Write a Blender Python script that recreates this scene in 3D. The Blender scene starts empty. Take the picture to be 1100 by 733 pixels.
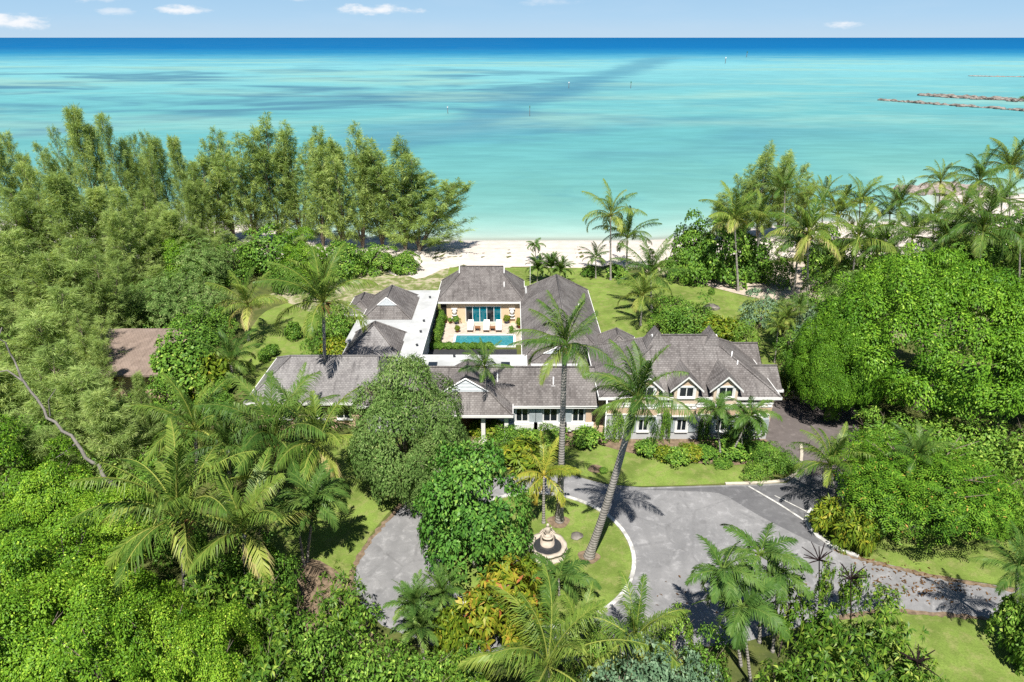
import bpy, math, random
import numpy as np
from mathutils import Vector

S = bpy.context.scene
COL = S.collection
R = math.radians

# ------------------------------------------------------------------ camera
CAM_H, PITCH, FPX = 30.0, R(24.0), 733.0
cam = bpy.data.cameras.new('camera')
cam.sensor_width = 36.0
cam.lens = 36.0 * FPX / 1100.0
cam.clip_start, cam.clip_end = 0.5, 90000.0
camo = bpy.data.objects.new('camera', cam)
camo.location = (0, 0, CAM_H)
camo.rotation_euler = (R(90) - PITCH, 0, 0)
COL.objects.link(camo)
S.camera = camo

# ------------------------------------------------------------------ sun, sky, exposure
SUN_EL, SUN_AZ = R(60), R(5)           # light travels away from the camera, slightly to the right
sun = bpy.data.lights.new('sun', 'SUN')
sun.energy = 4.9
sun.angle = R(0.53)
sun.color = (1.0, 0.955, 0.88)
suno = bpy.data.objects.new('sun', sun)
d = Vector((math.sin(SUN_AZ) * math.cos(SUN_EL), math.cos(SUN_AZ) * math.cos(SUN_EL), -math.sin(SUN_EL)))
suno.rotation_euler = d.to_track_quat('-Z', 'Y').to_euler()
suno.location = (-20, -40, 90)
COL.objects.link(suno)

world = bpy.data.worlds.new('World')
S.world = world
world.use_nodes = True
S.view_settings.view_transform = 'Standard'
S.view_settings.look = 'None'
S.view_settings.exposure = 0.92
S.view_settings.gamma = 1.0
S.view_settings.use_curve_mapping = False
S.cycles.max_bounces = 8
S.cycles.diffuse_bounces = 3
S.cycles.glossy_bounces = 2
S.cycles.transmission_bounces = 6
S.cycles.use_denoising = False
S.cycles.transparent_max_bounces = 6
S.cycles.caustics_reflective = False
S.cycles.caustics_refractive = False
S.cycles.sample_clamp_indirect = 6.0


class NT:
    """short hand for building node trees"""
    def __init__(s, tree):
        s.t = tree
        s.t.nodes.clear()

    def n(s, kind, **kw):
        nd = s.t.nodes.new(kind)
        for k, v in kw.items():
            setattr(nd, k, v)
        return nd

    def l(s, a, b):
        s.t.links.new(a, b)

    def val(s, sock, v):
        if isinstance(v, bpy.types.NodeSocket):
            s.l(v, sock)
        elif v is not None:
            sock.default_value = v

    def m(s, op, a, b=None, c=None, clamp=False):
        nd = s.n('ShaderNodeMath', operation=op, use_clamp=clamp)
        for i, v in enumerate((a, b, c)):
            s.val(nd.inputs[i], v)
        return nd.outputs[0]

    def mix(s, f, a, b, mode='MIX'):
        nd = s.n('ShaderNodeMix', data_type='RGBA', blend_type=mode)
        s.val(nd.inputs[0], f)
        for k, v in ((6, a), (7, b)):
            if isinstance(v, tuple) and len(v) == 3:
                v = v + (1,)
            s.val(nd.inputs[k], v)
        return nd.outputs[2]

    def ramp(s, f, stops, interp='LINEAR'):
        nd = s.n('ShaderNodeValToRGB')
        cr = nd.color_ramp
        cr.interpolation = interp
        while len(cr.elements) < len(stops):
            cr.elements.new(0.5)
        for e, (p, c) in zip(cr.elements, stops):
            e.position = p
            e.color = tuple(c) + (1,) if len(c) == 3 else c
        s.val(nd.inputs[0], f)
        return nd.outputs[0]

    def noise(s, vec, scale, detail=3, rough=0.55, dist=0.0):
        nd = s.n('ShaderNodeTexNoise')
        s.val(nd.inputs['Vector'], vec)
        nd.inputs['Scale'].default_value = scale
        nd.inputs['Detail'].default_value = detail
        nd.inputs['Roughness'].default_value = rough
        nd.inputs['Distortion'].default_value = dist
        return nd.outputs[0]

    def maprange(s, v, a, b, c=0.0, d=1.0, smooth=True):
        nd = s.n('ShaderNodeMapRange', interpolation_type='SMOOTHSTEP' if smooth else 'LINEAR')
        for i, x in enumerate((v, a, b, c, d)):
            s.val(nd.inputs[i], x)
        return nd.outputs[0]

    def mapping(s, vec, scale=(1, 1, 1), loc=(0, 0, 0), rot=(0, 0, 0)):
        nd = s.n('ShaderNodeMapping')
        s.l(vec, nd.inputs[0])
        nd.inputs['Location'].default_value = loc
        nd.inputs['Rotation'].default_value = rot
        nd.inputs['Scale'].default_value = scale
        return nd.outputs[0]


def build_world():
    w = NT(world.node_tree)
    sky = w.n('ShaderNodeTexSky', sky_type='NISHITA')
    sky.sun_disc = False
    sky.sun_elevation = SUN_EL
    sky.sun_rotation = R(180) + SUN_AZ
    sky.altitude = 30
    sky.air_density = 1.0
    sky.dust_density = 0.1
    sky.ozone_density = 2.5
    tc = w.n('ShaderNodeTexCoord')
    sp = w.n('ShaderNodeSeparateXYZ')
    w.l(tc.outputs['Generated'], sp.inputs[0])
    az = w.m('ARCTAN2', sp.outputs[0], sp.outputs[1])
    el = w.m('ARCSINE', sp.outputs[2])
    nz = w.noise(w.mapping(tc.outputs['Generated'], (1, 1, 2.2)), 26, 5, 0.62)
    nz2 = w.noise(w.mapping(tc.outputs['Generated'], (1, 1, 3.0)), 70, 4, 0.6)
    total = None
    # azimuth (deg), elevation (deg), half width, half height, strength
    clouds = [(-33.2, 0.95, 2.6, .55, .95), (-28.5, 2.55, 2.8, .5, .7), (-23.5, 1.75, 1.9, .36, .95), (-27.5, 1.6, 1.3, .28, .5), (-34, 2.9, 1.8, .45, .5), (-20, 2.9, 3.0, .4, .45), (-15, 2.6, 2.0, .3, .4), (3, 2.4, 3, .3, .3),
              (-10.2, 1.85, 3.6, .42, .95), (23.8, .75, 1.7, .36, .9), (9, 3.6, 6, .5, .35), (-2, 4.2, 7, .8, .5),
              (40, 3.2, 5, .6, .5), (-48, 2.5, 4, .7, .7), (60, 6, 9, 1.6, .6), (-75, 7, 10, 2, .6)]
    for a, e, wa, we, k in clouds:
        da = w.m('DIVIDE', w.m('SUBTRACT', az, R(a)), R(wa))
        de0 = w.m('SUBTRACT', el, R(e))
        de = w.m('DIVIDE', de0, R(we))
        r2 = w.m('ADD', w.m('MULTIPLY', da, da), w.m('MULTIPLY', de, de))
        v = w.m('ADD', w.m('SUBTRACT', 1.0, r2), w.m('MULTIPLY', w.m('SUBTRACT', nz, 0.5), 3.4))
        v = w.m('ADD', v, w.m('MULTIPLY', w.m('SUBTRACT', nz2, 0.5), 1.6))
        v = w.m('MULTIPLY', w.maprange(v, 0.1, 1.5), k)
        total = v if total is None else w.m('MAXIMUM', total, v)
    haze = w.noise(w.mapping(tc.outputs['Generated'], (1, 1, 6)), 7, 4, 0.6)
    haze = w.m('MULTIPLY', w.maprange(haze, .45, .75), .05)
    # the sky of the photograph is a clear pale azure right down to the sea
    azure = w.ramp(w.m('MULTIPLY', el, 4.0), [(0, (.56, .79, 1.02)), (.10, (.46, .74, 1.03)), (.25, (.38, .66, .97)), (1, (.25, .5, .9))])
    azure = w.mix(1.0, azure, (9.4, 9.4, 9.4, 1), 'MULTIPLY')
    tinted = w.mix(w.maprange(el, .08, .28, .9, 0), sky.outputs[0], azure)
    c = w.mix(haze, tinted, (9.0, 9.6, 10.3))
    c = w.mix(total, c, (10.2, 10.4, 10.7))
    bg = w.n('ShaderNodeBackground')
    w.l(c, bg.inputs[0])
    bg.inputs[1].default_value = 0.05
    out = w.n('ShaderNodeOutputWorld')
    w.l(bg.outputs[0], out.inputs[0])


build_world()

# ------------------------------------------------------------------ picture <-> world helpers
CP, SP = math.cos(PITCH), math.sin(PITCH)


def ray(px, py):
    a = (px - 550.0) / FPX
    b = -(py - 366.5) / FPX
    return a, CP + b * SP, -SP + b * CP


def G(px, py, z=0.0):
    dx, dy, dz = ray(px, py)
    t = (z - CAM_H) / dz
    return Vector((dx * t, dy * t, z))


def atY(px, py, Y):
    dx, dy, dz = ray(px, py)
    t = Y / dy
    return Vector((dx * t, Y, CAM_H + dz * t))


def depth(v):
    return v[1] * CP - (v[2] - CAM_H) * SP


# ------------------------------------------------------------------ materials
def mat(name):
    m = bpy.data.materials.new(name)
    m.use_nodes = True
    return m, NT(m.node_tree)


def finish(t, base, rough=0.6, spec=0.3, bump=None, bump_d=0.02, bump_s=0.5, metallic=0.0):
    p = t.n('ShaderNodeBsdfPrincipled')
    if isinstance(base, tuple):
        base = base[:3] + (1,)
    t.val(p.inputs['Base Color'], base)
    t.val(p.inputs['Roughness'], rough)
    p.inputs['Specular IOR Level'].default_value = spec
    p.inputs['Metallic'].default_value = metallic
    if bump is not None:
        b = t.n('ShaderNodeBump')
        b.inputs['Strength'].default_value = bump_s
        b.inputs['Distance'].default_value = bump_d
        t.l(bump, b.inputs['Height'])
        t.l(b.outputs[0], p.inputs['Normal'])
    o = t.n('ShaderNodeOutputMaterial')
    t.l(p.outputs[0], o.inputs[0])
    return p


def simple(name, col, rough=0.6, spec=0.3, var=0.12, scale=3.0, metallic=0.0):
    col = tuple(x * (.86 if min(col) > .55 else .74) for x in col)
    m, t = mat(name)
    tc = t.n('ShaderNodeTexCoord')
    nz = t.noise(tc.outputs['Object'], scale, 5, 0.6)
    f = t.maprange(nz, 0.3, 0.7, 1 - var, 1 + var)
    hs = t.n('ShaderNodeHueSaturation')
    hs.inputs['Color'].default_value = tuple(col) + (1,)
    t.l(f, hs.inputs['Value'])
    finish(t, hs.outputs[0], rough, spec, nz, 0.01, 0.3, metallic)
    return m


def leaf_mat(name, stops, transl=0.32, rough=0.45, spec=0.35, objvar=0.16, k=1.68):
    """per-leaf colour from the point attribute 'tint', a little variation from tree to tree"""
    k = 2.4 if 'needles' in name else 1.8 if name in ('ficus leaf', 'bright broad leaf') else 1.2 if name in ('christmas palm leaf', 'schefflera leaf') else k
    k = 1.85 if name == 'ficus leaf' else 1.3 if name == 'poinciana leaf' else k
    transl = transl * .72 if name in ('ficus leaf', 'bright broad leaf', 'poinciana leaf', 'shrub leaf', 'dark glossy leaf', 'schefflera leaf') else transl
    k = k if 'needles' in name else (1.0 if 'dry' in name or 'silver' in name else .78 if 'yellow' in name or 'croton' in name else 1.1 if 'golden' in name else 1.32 if 'coconut' in name else 1.65 if 'fine' in name else k)
    transl = transl * (.85 if 'needles' in name else .68)
    k = k * (.97 if 'needles' in name else 1.06)
    stops = [(p, (min(.62, c[0] * k * (.96 if 'needles' in name else .84 if 'coconut leaf' in name and 'golden' not in name else .93)), min(.62, c[1] * k * .93), min(.62, c[2] * k * 1.05))) for p, c in stops]
    m, t = mat(name)
    at = t.n('ShaderNodeAttribute', attribute_name='tint')
    oi = t.n('ShaderNodeObjectInfo')
    f = t.m('ADD', at.outputs['Fac'], t.m('MULTIPLY', t.m('SUBTRACT', oi.outputs['Random'], 0.5), objvar), clamp=True)
    c = t.ramp(f, stops)
    p = t.n('ShaderNodeBsdfPrincipled')
    t.l(c, p.inputs['Base Color'])
    p.inputs['Roughness'].default_value = rough
    p.inputs['Specular IOR Level'].default_value = spec * .42
    tr = t.n('ShaderNodeBsdfTranslucent')
    c2 = t.mix(1.0, c, (1.5, 1.35, 0.5, 1), 'MULTIPLY')
    t.l(c2, tr.inputs[0])
    mx = t.n('ShaderNodeMixShader')
    mx.inputs[0].default_value = transl
    t.l(p.outputs[0], mx.inputs[1])
    t.l(tr.outputs[0], mx.inputs[2])
    o = t.n('ShaderNodeOutputMaterial')
    t.l(mx.outputs[0], o.inputs[0])
    return m


def shingle_mat(name, c1, c2, light, patchy=0.3):
    c1, c2, light = (tuple(x * .74 for x in q) for q in (c1, c2, light))
    m, t = mat(name)
    uv = t.n('ShaderNodeUVMap')
    tc = t.n('ShaderNodeTexCoord')
    br = t.n('ShaderNodeTexBrick')
    br.offset = 0.5
    t.l(uv.outputs[0], br.inputs['Vector'])
    br.inputs['Color1'].default_value = (0, 0, 0, 1)
    br.inputs['Color2'].default_value = (1, 1, 1, 1)
    br.inputs['Mortar'].default_value = (0.2, 0.2, 0.2, 1)
    br.inputs['Scale'].default_value = 1.0
    br.inputs['Mortar Size'].default_value = 0.012
    br.inputs['Bias'].default_value = 0.0
    br.inputs['Brick Width'].default_value = 0.26
    br.inputs['Row Height'].default_value = 0.19
    n1 = t.noise(uv.outputs[0], 5.5, 4, 0.7)
    n2 = t.noise(tc.outputs['Object'], 0.45, 4, 0.6)
    n3 = t.noise(t.mapping(uv.outputs[0], (2.2, 0.25, 1)), 1.6, 4, 0.6)
    c = t.mix(br.outputs[0], c1, c2)
    c = t.mix(t.m('MULTIPLY', t.maprange(n1, 0.56, 0.72), 0.55), c, light)
    c = t.mix(t.m('MULTIPLY', t.maprange(n2, 0.42, 0.66), patchy), c, light)
    c = t.mix(t.m('MULTIPLY', t.maprange(n3, 0.48, 0.72), 0.6), c, tuple(x * 0.5 for x in c1))
    n4 = t.noise(tc.outputs['Object'], .9, 3, .5)
    c = t.mix(t.m('MULTIPLY', t.maprange(n4, .55, .62), .35), c, tuple(x * 1.5 for x in c1))
    c = t.mix(t.m('MULTIPLY', br.outputs['Fac'], 0.6), c, tuple(x * 0.4 for x in c1))
    finish(t, c, 0.85, 0.15, t.m('ADD', br.outputs[0], n1), 0.03, 0.6)
    return m


M = {}
M['shingle'] = shingle_mat('roof shingle', (.125, .112, .107), (.215, .198, .19), (.34, .32, .305), .5)
M['shingle_old'] = shingle_mat('weathered shingle', (.19, .18, .18), (.29, .275, .27), (.40, .39, .38), .5)
M['shingle_brown'] = shingle_mat('brown roll roof', (.25, .19, .155), (.30, .23, .19), (.33, .26, .22), .5)
M['white'] = simple('white paint', (.74, .74, .72), .5, .3, .05, 1.2)
M['flatroof'] = simple('white roof membrane', (.52, .53, .525), .7, .15, .16, .55)
M['cream'] = simple('cream render', (.70, .575, .445), .8, .15, .06, .9)
M['peach'] = simple('peach render', (.64, .47, .33), .8, .15, .06, .9)
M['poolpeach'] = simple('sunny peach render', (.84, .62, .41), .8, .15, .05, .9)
M['bluewhite'] = simple('pale blue white paint', (.55, .56, .57), .55, .3, .05, 1)
M['shutter'] = simple('grey shutter paint', (.42, .47, .49), .5, .3, .06, 2)
M['dark'] = simple('black recess shade', (.02, .018, .016), .8, .1)  # near black colour that stands in for the shade of an opening
M['door'] = simple('brown door', (.10, .045, .025), .5, .3)
M['louver'] = simple('pale louvers', (.58, .62, .64), .6, .2, .05)
M['stone'] = simple('cream stone', (.54, .47, .39), .7, .2, .14, 2.5)
M['kerbwhite'] = simple('painted kerb', (.56, .55, .52), .8, .15, .34, 2.2)
M['kerbcream'] = simple('cream kerb', (.56, .50, .41), .75, .2, .18, 1.5)
M['metal'] = simple('dark metal', (.06, .06, .065), .4, .5)
M['terracotta'] = simple('terracotta', (.26, .09, .05), .7, .2)
M['bluepot'] = simple('blue glaze', (.02, .03, .14), .25, .5)
M['wood'] = simple('teak', (.28, .13, .06), .6, .2)
M['cushion'] = simple('white cushion', (.74, .73, .70), .9, .1, .04)
M['rock'] = simple('rock', (.20, .18, .16), .9, .15, .7, .5)
M['rockpink'] = simple('pale rock', (.30, .255, .23), .9, .15, .5, 1.2)
M['post'] = simple('marker paint', (.12, .12, .12), .6, .3)
M['markgreen'] = simple('green marker board', (.05, .18, .10), .6, .3)
M['markwhite'] = simple('white marker board', (.7, .7, .7), .6, .3)


def glass_mat(name, col):
    m, t = mat(name)
    finish(t, col, .06, .6)
    return m


M['glass'] = glass_mat('dark glass', (.012, .016, .02))
M['tealglass'] = glass_mat('teal glass', (.0, .11, .15))


def bark_mat(name, c1, c2, ring=0.0):
    m, t = mat(name)
    tc = t.n('ShaderNodeTexCoord')
    nz = t.noise(t.mapping(tc.outputs['Object'], (1, 1, .35)), 5, 5, .65)
    c = t.ramp(nz, [(.3, c1), (.7, c2)])
    h = nz
    if ring:
        w = t.n('ShaderNodeTexWave', wave_type='BANDS', bands_direction='Z')
        t.l(tc.outputs['Object'], w.inputs[0])
        w.inputs['Scale'].default_value = ring
        w.inputs['Distortion'].default_value = 1.2
        c = t.mix(t.m('MULTIPLY', w.outputs[1], .35), c, tuple(x * .45 for x in c1))
        h = w.outputs[1]
    finish(t, c, .85, .15, h, .03, .6)
    return m


M['palmbark'] = bark_mat('palm bark', (.21, .195, .175), (.36, .335, .305), 1.6)
M['bark'] = bark_mat('bark', (.10, .075, .055), (.24, .20, .16))
M['deadbark'] = bark_mat('bleached dead wood', (.11, .10, .088), (.20, .185, .165))

LM = {}
LM['coconut'] = leaf_mat('coconut leaf', [(0, (.020, .048, .008)), (.35, (.062, .108, .014)), (.65, (.150, .185, .028)), (.9, (.29, .28, .06)), (1, (.34, .27, .10))], .30, .40, .30, .14)
LM['coconut_dark'] = leaf_mat('blue green coconut leaf', [(0, (.015, .042, .008)), (.4, (.046, .092, .014)), (.75, (.112, .152, .026)), (1, (.24, .24, .06))], .28, .40, .30, .12)
LM['yellowpalm'] = leaf_mat('golden coconut leaf', [(0, (.07, .12, .012)), (.45, (.18, .22, .025)), (.8, (.38, .35, .05)), (1, (.46, .30, .05))], .3, .4, .3, .08)
LM['adonidia'] = leaf_mat('christmas palm leaf', [(0, (.018, .050, .010)), (.5, (.058, .118, .020)), (1, (.14, .20, .04))], .30, .42, .3, .12)
LM['casuarina'] = leaf_mat('casuarina needles', [(0, (.050, .082, .020)), (.5, (.118, .172, .046)), (1, (.23, .28, .095))], .48, .75, .08, .22)
LM['almond'] = leaf_mat('bright broad leaf', [(0, (.020, .062, .005)), (.5, (.072, .145, .009)), (.85, (.155, .24, .018)), (1, (.27, .33, .04))], .32, .45, .3, .14)
LM['ficus'] = leaf_mat('ficus leaf', [(0, (.014, .050, .004)), (.5, (.054, .122, .008)), (.88, (.115, .20, .014)), (1, (.19, .27, .03))], .30, .45, .3, .10)
LM['tamarind'] = leaf_mat('fine grey green leaf', [(0, (.030, .062, .013)), (.5, (.080, .138, .030)), (.9, (.155, .205, .065)), (1, (.21, .24, .085))], .34, .6, .15, .10)
LM['maple'] = leaf_mat('dark glossy leaf', [(0, (.014, .050, .008)), (.5, (.050, .122, .016)), (.9, (.105, .195, .028)), (1, (.18, .25, .045))], .28, .42, .3, .10)
LM['poinciana'] = leaf_mat('poinciana leaf', [(0, (.018, .060, .005)), (.5, (.066, .148, .010)), (.95, (.14, .235, .02)), (1, (.30, .20, .04))], .34, .5, .2, .10)
LM['shrub'] = leaf_mat('shrub leaf', [(0, (.018, .052, .007)), (.5, (.060, .125, .014)), (.9, (.135, .21, .026)), (1, (.22, .28, .05))], .30, .45, .28, .22)
LM['yellow'] = leaf_mat('yellow shrub leaf', [(0, (.06, .13, .01)), (.5, (.17, .26, .02)), (.85, (.36, .38, .03)), (1, (.50, .42, .05))], .3, .45, .35, .14)
LM['croton'] = leaf_mat('croton leaf', [(0, (.06, .14, .01)), (.45, (.22, .28, .02)), (.8, (.44, .38, .04)), (.93, (.45, .20, .04)), (1, (.36, .09, .03))], .28, .42, .35, .1)
LM['greygreen'] = leaf_mat('silver green leaf', [(0, (.045, .10, .045)), (.5, (.13, .215, .105)), (1, (.24, .33, .18))], .22, .5, .3, .1)
LM['schefflera'] = leaf_mat('schefflera leaf', [(0, (.014, .048, .005)), (.5, (.062, .130, .012)), (.9, (.15, .22, .024)), (1, (.24, .29, .045))], .28, .42, .35, .14)
LM['dead'] = leaf_mat('dry brown leaf', [(0, (.10, .055, .02)), (.5, (.22, .12, .045)), (1, (.36, .22, .09))], .2, .7, .1, .1)
LM['deadspike'] = leaf_mat('dark dry flower spike', [(0, (.02, .013, .012)), (1, (.07, .03, .02))], .05, .7, .1, .1)


# ------------------------------------------------------------------ mesh helpers
def nrm(a):
    return a / np.maximum(np.linalg.norm(a, axis=-1, keepdims=True), 1e-9)


def mesh_quads(name, V, material, tint=None, smooth=False):
    """V: (n,4,3) independent quads"""
    n = len(V)
    me = bpy.data.meshes.new(name)
    me.vertices.add(n * 4)
    me.vertices.foreach_set('co', np.ascontiguousarray(V, dtype=np.float32).ravel())
    me.loops.add(n * 4)
    me.loops.foreach_set('vertex_index', np.arange(n * 4, dtype=np.int32))
    me.polygons.add(n)
    me.polygons.foreach_set('loop_start', np.arange(0, n * 4, 4, dtype=np.int32))
    if tint is not None:
        at = me.attributes.new('tint', 'FLOAT', 'POINT')
        at.data.foreach_set('value', np.repeat(np.clip(tint, 0, 1).astype(np.float32), 4))
    me.materials.append(material)
    me.update(calc_edges=True)
    return me


class MB:
    """collects polygons and builds ONE mesh; UVs follow the slope of every face, in metres"""
    def __init__(s):
        s.v, s.f, s.mi, s.sm = [], [], [], []

    def poly(s, pts, mi=0, smooth=False):
        k = len(s.v)
        s.v += [tuple(p) for p in pts]
        s.f.append(list(range(k, k + len(pts))))
        s.mi.append(mi)
        s.sm.append(smooth)

    def box(s, x0, x1, y0, y1, z0, z1, mi=0):
        a = [(x0, y0), (x1, y0), (x1, y1), (x0, y1)]
        s.prism(a, z0, z1, mi)

    def prism(s, pts, z0, z1, mi=0, bottom=True):
        n = len(pts)
        k = len(s.v)
        s.v += [(p[0], p[1], z0) for p in pts] + [(p[0], p[1], z1) for p in pts]
        area = sum(pts[i][0] * pts[(i + 1) % n][1] - pts[(i + 1) % n][0] * pts[i][1] for i in range(n))
        rev = area < 0
        fs = [list(range(k + n, k + 2 * n))]
        if bottom:
            fs.append(list(range(k + n - 1, k - 1, -1)))
        for i in range(n):
            j = (i + 1) % n
            fs.append([k + i, k + j, k + n + j, k + n + i])
        for q in fs:
            s.f.append(q[::-1] if rev else q)
            s.mi.append(mi)
            s.sm.append(False)

    def tube(s, path, radii, seg=8, mi=0, cap=True):
        path = [Vector(p) for p in path]
        k = len(s.v)
        n = len(path)
        up = Vector((0.13, 0.97, 0.2)).normalized()
        for i, p in enumerate(path):
            t = (path[min(i + 1, n - 1)] - path[max(i - 1, 0)]).normalized()
            a = t.cross(up)
            if a.length < 1e-3:
                a = t.cross(Vector((1, 0, 0)))
            a.normalize()
            b = t.cross(a)
            for j in range(seg):
                th = 2 * math.pi * j / seg
                s.v.append(tuple(p + (a * math.cos(th) + b * math.sin(th)) * radii[i]))
        for i in range(n - 1):
            for j in range(seg):
                j2 = (j + 1) % seg
                s.f.append([k + i * seg + j, k + (i + 1) * seg + j, k + (i + 1) * seg + j2, k + i * seg + j2])
                s.mi.append(mi)
                s.sm.append(True)
        if cap:
            s.f.append([k + (n - 1) * seg + j for j in range(seg)][::-1])
            s.mi.append(mi)
            s.sm.append(False)

    def lathe(s, prof, cx=0, cy=0, seg=24, mi=0, lobes=0, amp=0.0):
        k = len(s.v)
        n = len(prof)
        for r, z in prof:
            for j in range(seg):
                th = 2 * math.pi * j / seg
                rr = r * (1 + amp * abs(math.cos(th * lobes / 2))) if lobes else r
                s.v.append((cx + rr * math.cos(th), cy + rr * math.sin(th), z))
        for i in range(n - 1):
            for j in range(seg):
                j2 = (j + 1) % seg
                s.f.append([k + i * seg + j, k + i * seg + j2, k + (i + 1) * seg + j2, k + (i + 1) * seg + j])
                s.mi.append(mi)
                s.sm.append(True)

    def mesh(s, name, mats):
        me = bpy.data.meshes.new(name)
        me.from_pydata(s.v, [], s.f)
        for m in (mats if isinstance(mats, (list, tuple)) else [mats]):
            me.materials.append(m)
        me.polygons.foreach_set('material_index', s.mi)
        me.polygons.foreach_set('use_smooth', s.sm)
        uv = me.uv_layers.new(name='UVMap')
        me.update()
        for p in me.polygons:
            nz = p.normal
            if abs(nz.z) > 0.999:
                u, v = Vector((1, 0, 0)), Vector((0, 1, 0))
            else:
                u = Vector((-nz.y, nz.x, 0)).normalized()
                v = nz.cross(u)
            for li in p.loop_indices:
                co = me.vertices[me.loops[li].vertex_index].co
                uv.data[li].uv = (co.dot(u), co.dot(v))
        return me

    def build(s, name, mats, parent=None):
        return link(name, s.mesh(name, mats), parent)


def link(name, data, parent=None):
    o = bpy.data.objects.new(name, data)
    COL.objects.link(o)
    if parent is not None:
        o.parent = parent
    return o


def tag(o, label=None, cat=None, group=None, kind=None):
    if label:
        o['label'] = label
    if cat:
        o['category'] = cat
    if group:
        o['group'] = group
    if kind:
        o['kind'] = kind
    return o


def thing(name, label, cat, loc=(0, 0, 0), group=None, rz=0.0):
    o = bpy.data.objects.new(name, None)
    o.empty_display_size = 0.5
    o.location = loc
    o.rotation_euler = (0, 0, rz)
    COL.objects.link(o)
    return tag(o, label, cat, group)


def structure(name, mb, m):
    return tag(mb.build(name, m), kind='structure')


def ss(a, b, x):
    t = min(1, max(0, (x - a) / (b - a)))
    return t * t * (3 - 2 * t)


# ================================================================== ground, beach, sea
def shore_y(x):
    return 111.9 + 13 * ss(20, 60, abs(x)) + 24 * ss(78, 95, x)


def beach_edge(x):
    e = 93.0 + 5.0 * ss(8, 40, abs(x)) + 12 * ss(70, 90, x)
    if -26 < x < -8:
        e -= 4.0 * ss(-26, -19, x) * (1 - ss(-13, -8, x))
    return e + 0.9 * math.sin(x * .61) + .6 * math.sin(x * 1.73 + 1) + .3 * math.sin(x * 4.1)


def land_z(x, y):
    s = shore_y(x)
    return -2.6 * ss(s - 15, s + 16, y) + 0.10 * math.sin(x * .13 + y * .07) * ss(60, 80, y) * (1 - ss(s - 20, s - 5, y)) * 0


def grid(name, xs, rows, zf, dz=0.0):
    """xs: x columns; rows(x): list of y for that column"""
    mb = MB()
    cols = []
    for x in xs:
        col = []
        for y in rows(x):
            col.append(len(mb.v))
            mb.v.append((x, y, zf(x, y) + dz))
        cols.append(col)
    for a, b in zip(cols, cols[1:]):
        for i in range(len(a) - 1):
            mb.f.append([a[i], b[i], b[i + 1], a[i + 1]])
            mb.mi.append(0)
            mb.sm.append(True)
    return mb


def ground_mat():
    m, t = mat('forest floor')
    tc = t.n('ShaderNodeTexCoord')
    a = t.noise(tc.outputs['Object'], .35, 5, .65)
    b = t.noise(tc.outputs['Object'], 6, 4, .7)
    c = t.ramp(a, [(.35, (.045, .06, .02)), (.55, (.085, .10, .028)), (.75, (.16, .125, .08))])
    c = t.mix(t.m('MULTIPLY', t.maprange(b, .55, .75), .5), c, (.20, .16, .10))
    finish(t, c, .95, .05, b, .05, .6)
    return m


def lawn_mat(name, base, dry, dryness, sand=0.0):
    m, t = mat(name)
    tc = t.n('ShaderNodeTexCoord')
    o = tc.outputs['Object']
    a = t.noise(o, .30, 5, .62)
    b = t.noise(o, 1.4, 5, .65)
    f = t.noise(o, 9, 5, .75)
    c = t.mix(t.maprange(a, .35, .65), tuple(x * .74 for x in base), tuple(x * 1.2 for x in base))
    c = t.mix(t.m('MULTIPLY', t.maprange(b, .46, .66), dryness), c, dry)
    b3 = t.noise(t.mapping(o, (1, 1, 1), (7, 3, 0)), .8, 5, .7, .5)
    c = t.mix(t.m('MULTIPLY', t.maprange(b3, .52, .7), .5), c, tuple(x * .62 for x in base))
    c = t.mix(t.m('MULTIPLY', t.maprange(f, .42, .7), .55), c, tuple(x * .5 for x in base))
    c = t.mix(t.m('MULTIPLY', t.maprange(f, .6, .75), .35), c, (base[0] * 1.9, base[1] * 1.5, base[2] * 1.6))
    if sand:
        s = t.m('ADD', t.m('MULTIPLY', a, .6), t.m('MULTIPLY', b, .5))
        c = t.mix(t.m('MULTIPLY', t.maprange(s, .50, .66), sand), c, (.40, .335, .27))
    finish(t, c, .9, .08, f, .05, .9)
    return m


def sand_mat():
    m, t = mat('beach sand')
    tc = t.n('ShaderNodeTexCoord')
    g = t.n('ShaderNodeNewGeometry')
    sp = t.n('ShaderNodeSeparateXYZ')
    t.l(g.outputs['Position'], sp.inputs[0])
    o = tc.outputs['Object']
    a = t.noise(o, .6, 5, .65)
    b = t.noise(t.mapping(o, (.3, 2.2, 1)), 1.6, 5, .7)
    f = t.noise(o, 9, 3, .6)
    c = t.mix(t.maprange(a, .35, .65), (.45, .395, .35), (.53, .485, .44))
    c = t.mix(t.m('MULTIPLY', t.maprange(f, .5, .72), .25), c, (.35, .295, .25))
    z = sp.outputs[2]
    wrack = t.m('MULTIPLY', t.maprange(z, -.55, -.28), t.maprange(z, -.28, -.02, 1, 0))
    wrack = t.m('MULTIPLY', wrack, t.maprange(b, .52, .68))
    c = t.mix(t.m('MULTIPLY', wrack, .6), c, (.17, .12, .085))
    wet = t.maprange(t.m('ADD', z, t.m('MULTIPLY', t.m('SUBTRACT', a, .5), .25)), -1.2, -.85, .7, 0)
    c = t.mix(wet, c, (.36, .345, .31))
    finish(t, c, .9, .1, f, .05, .7)
    return m


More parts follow.
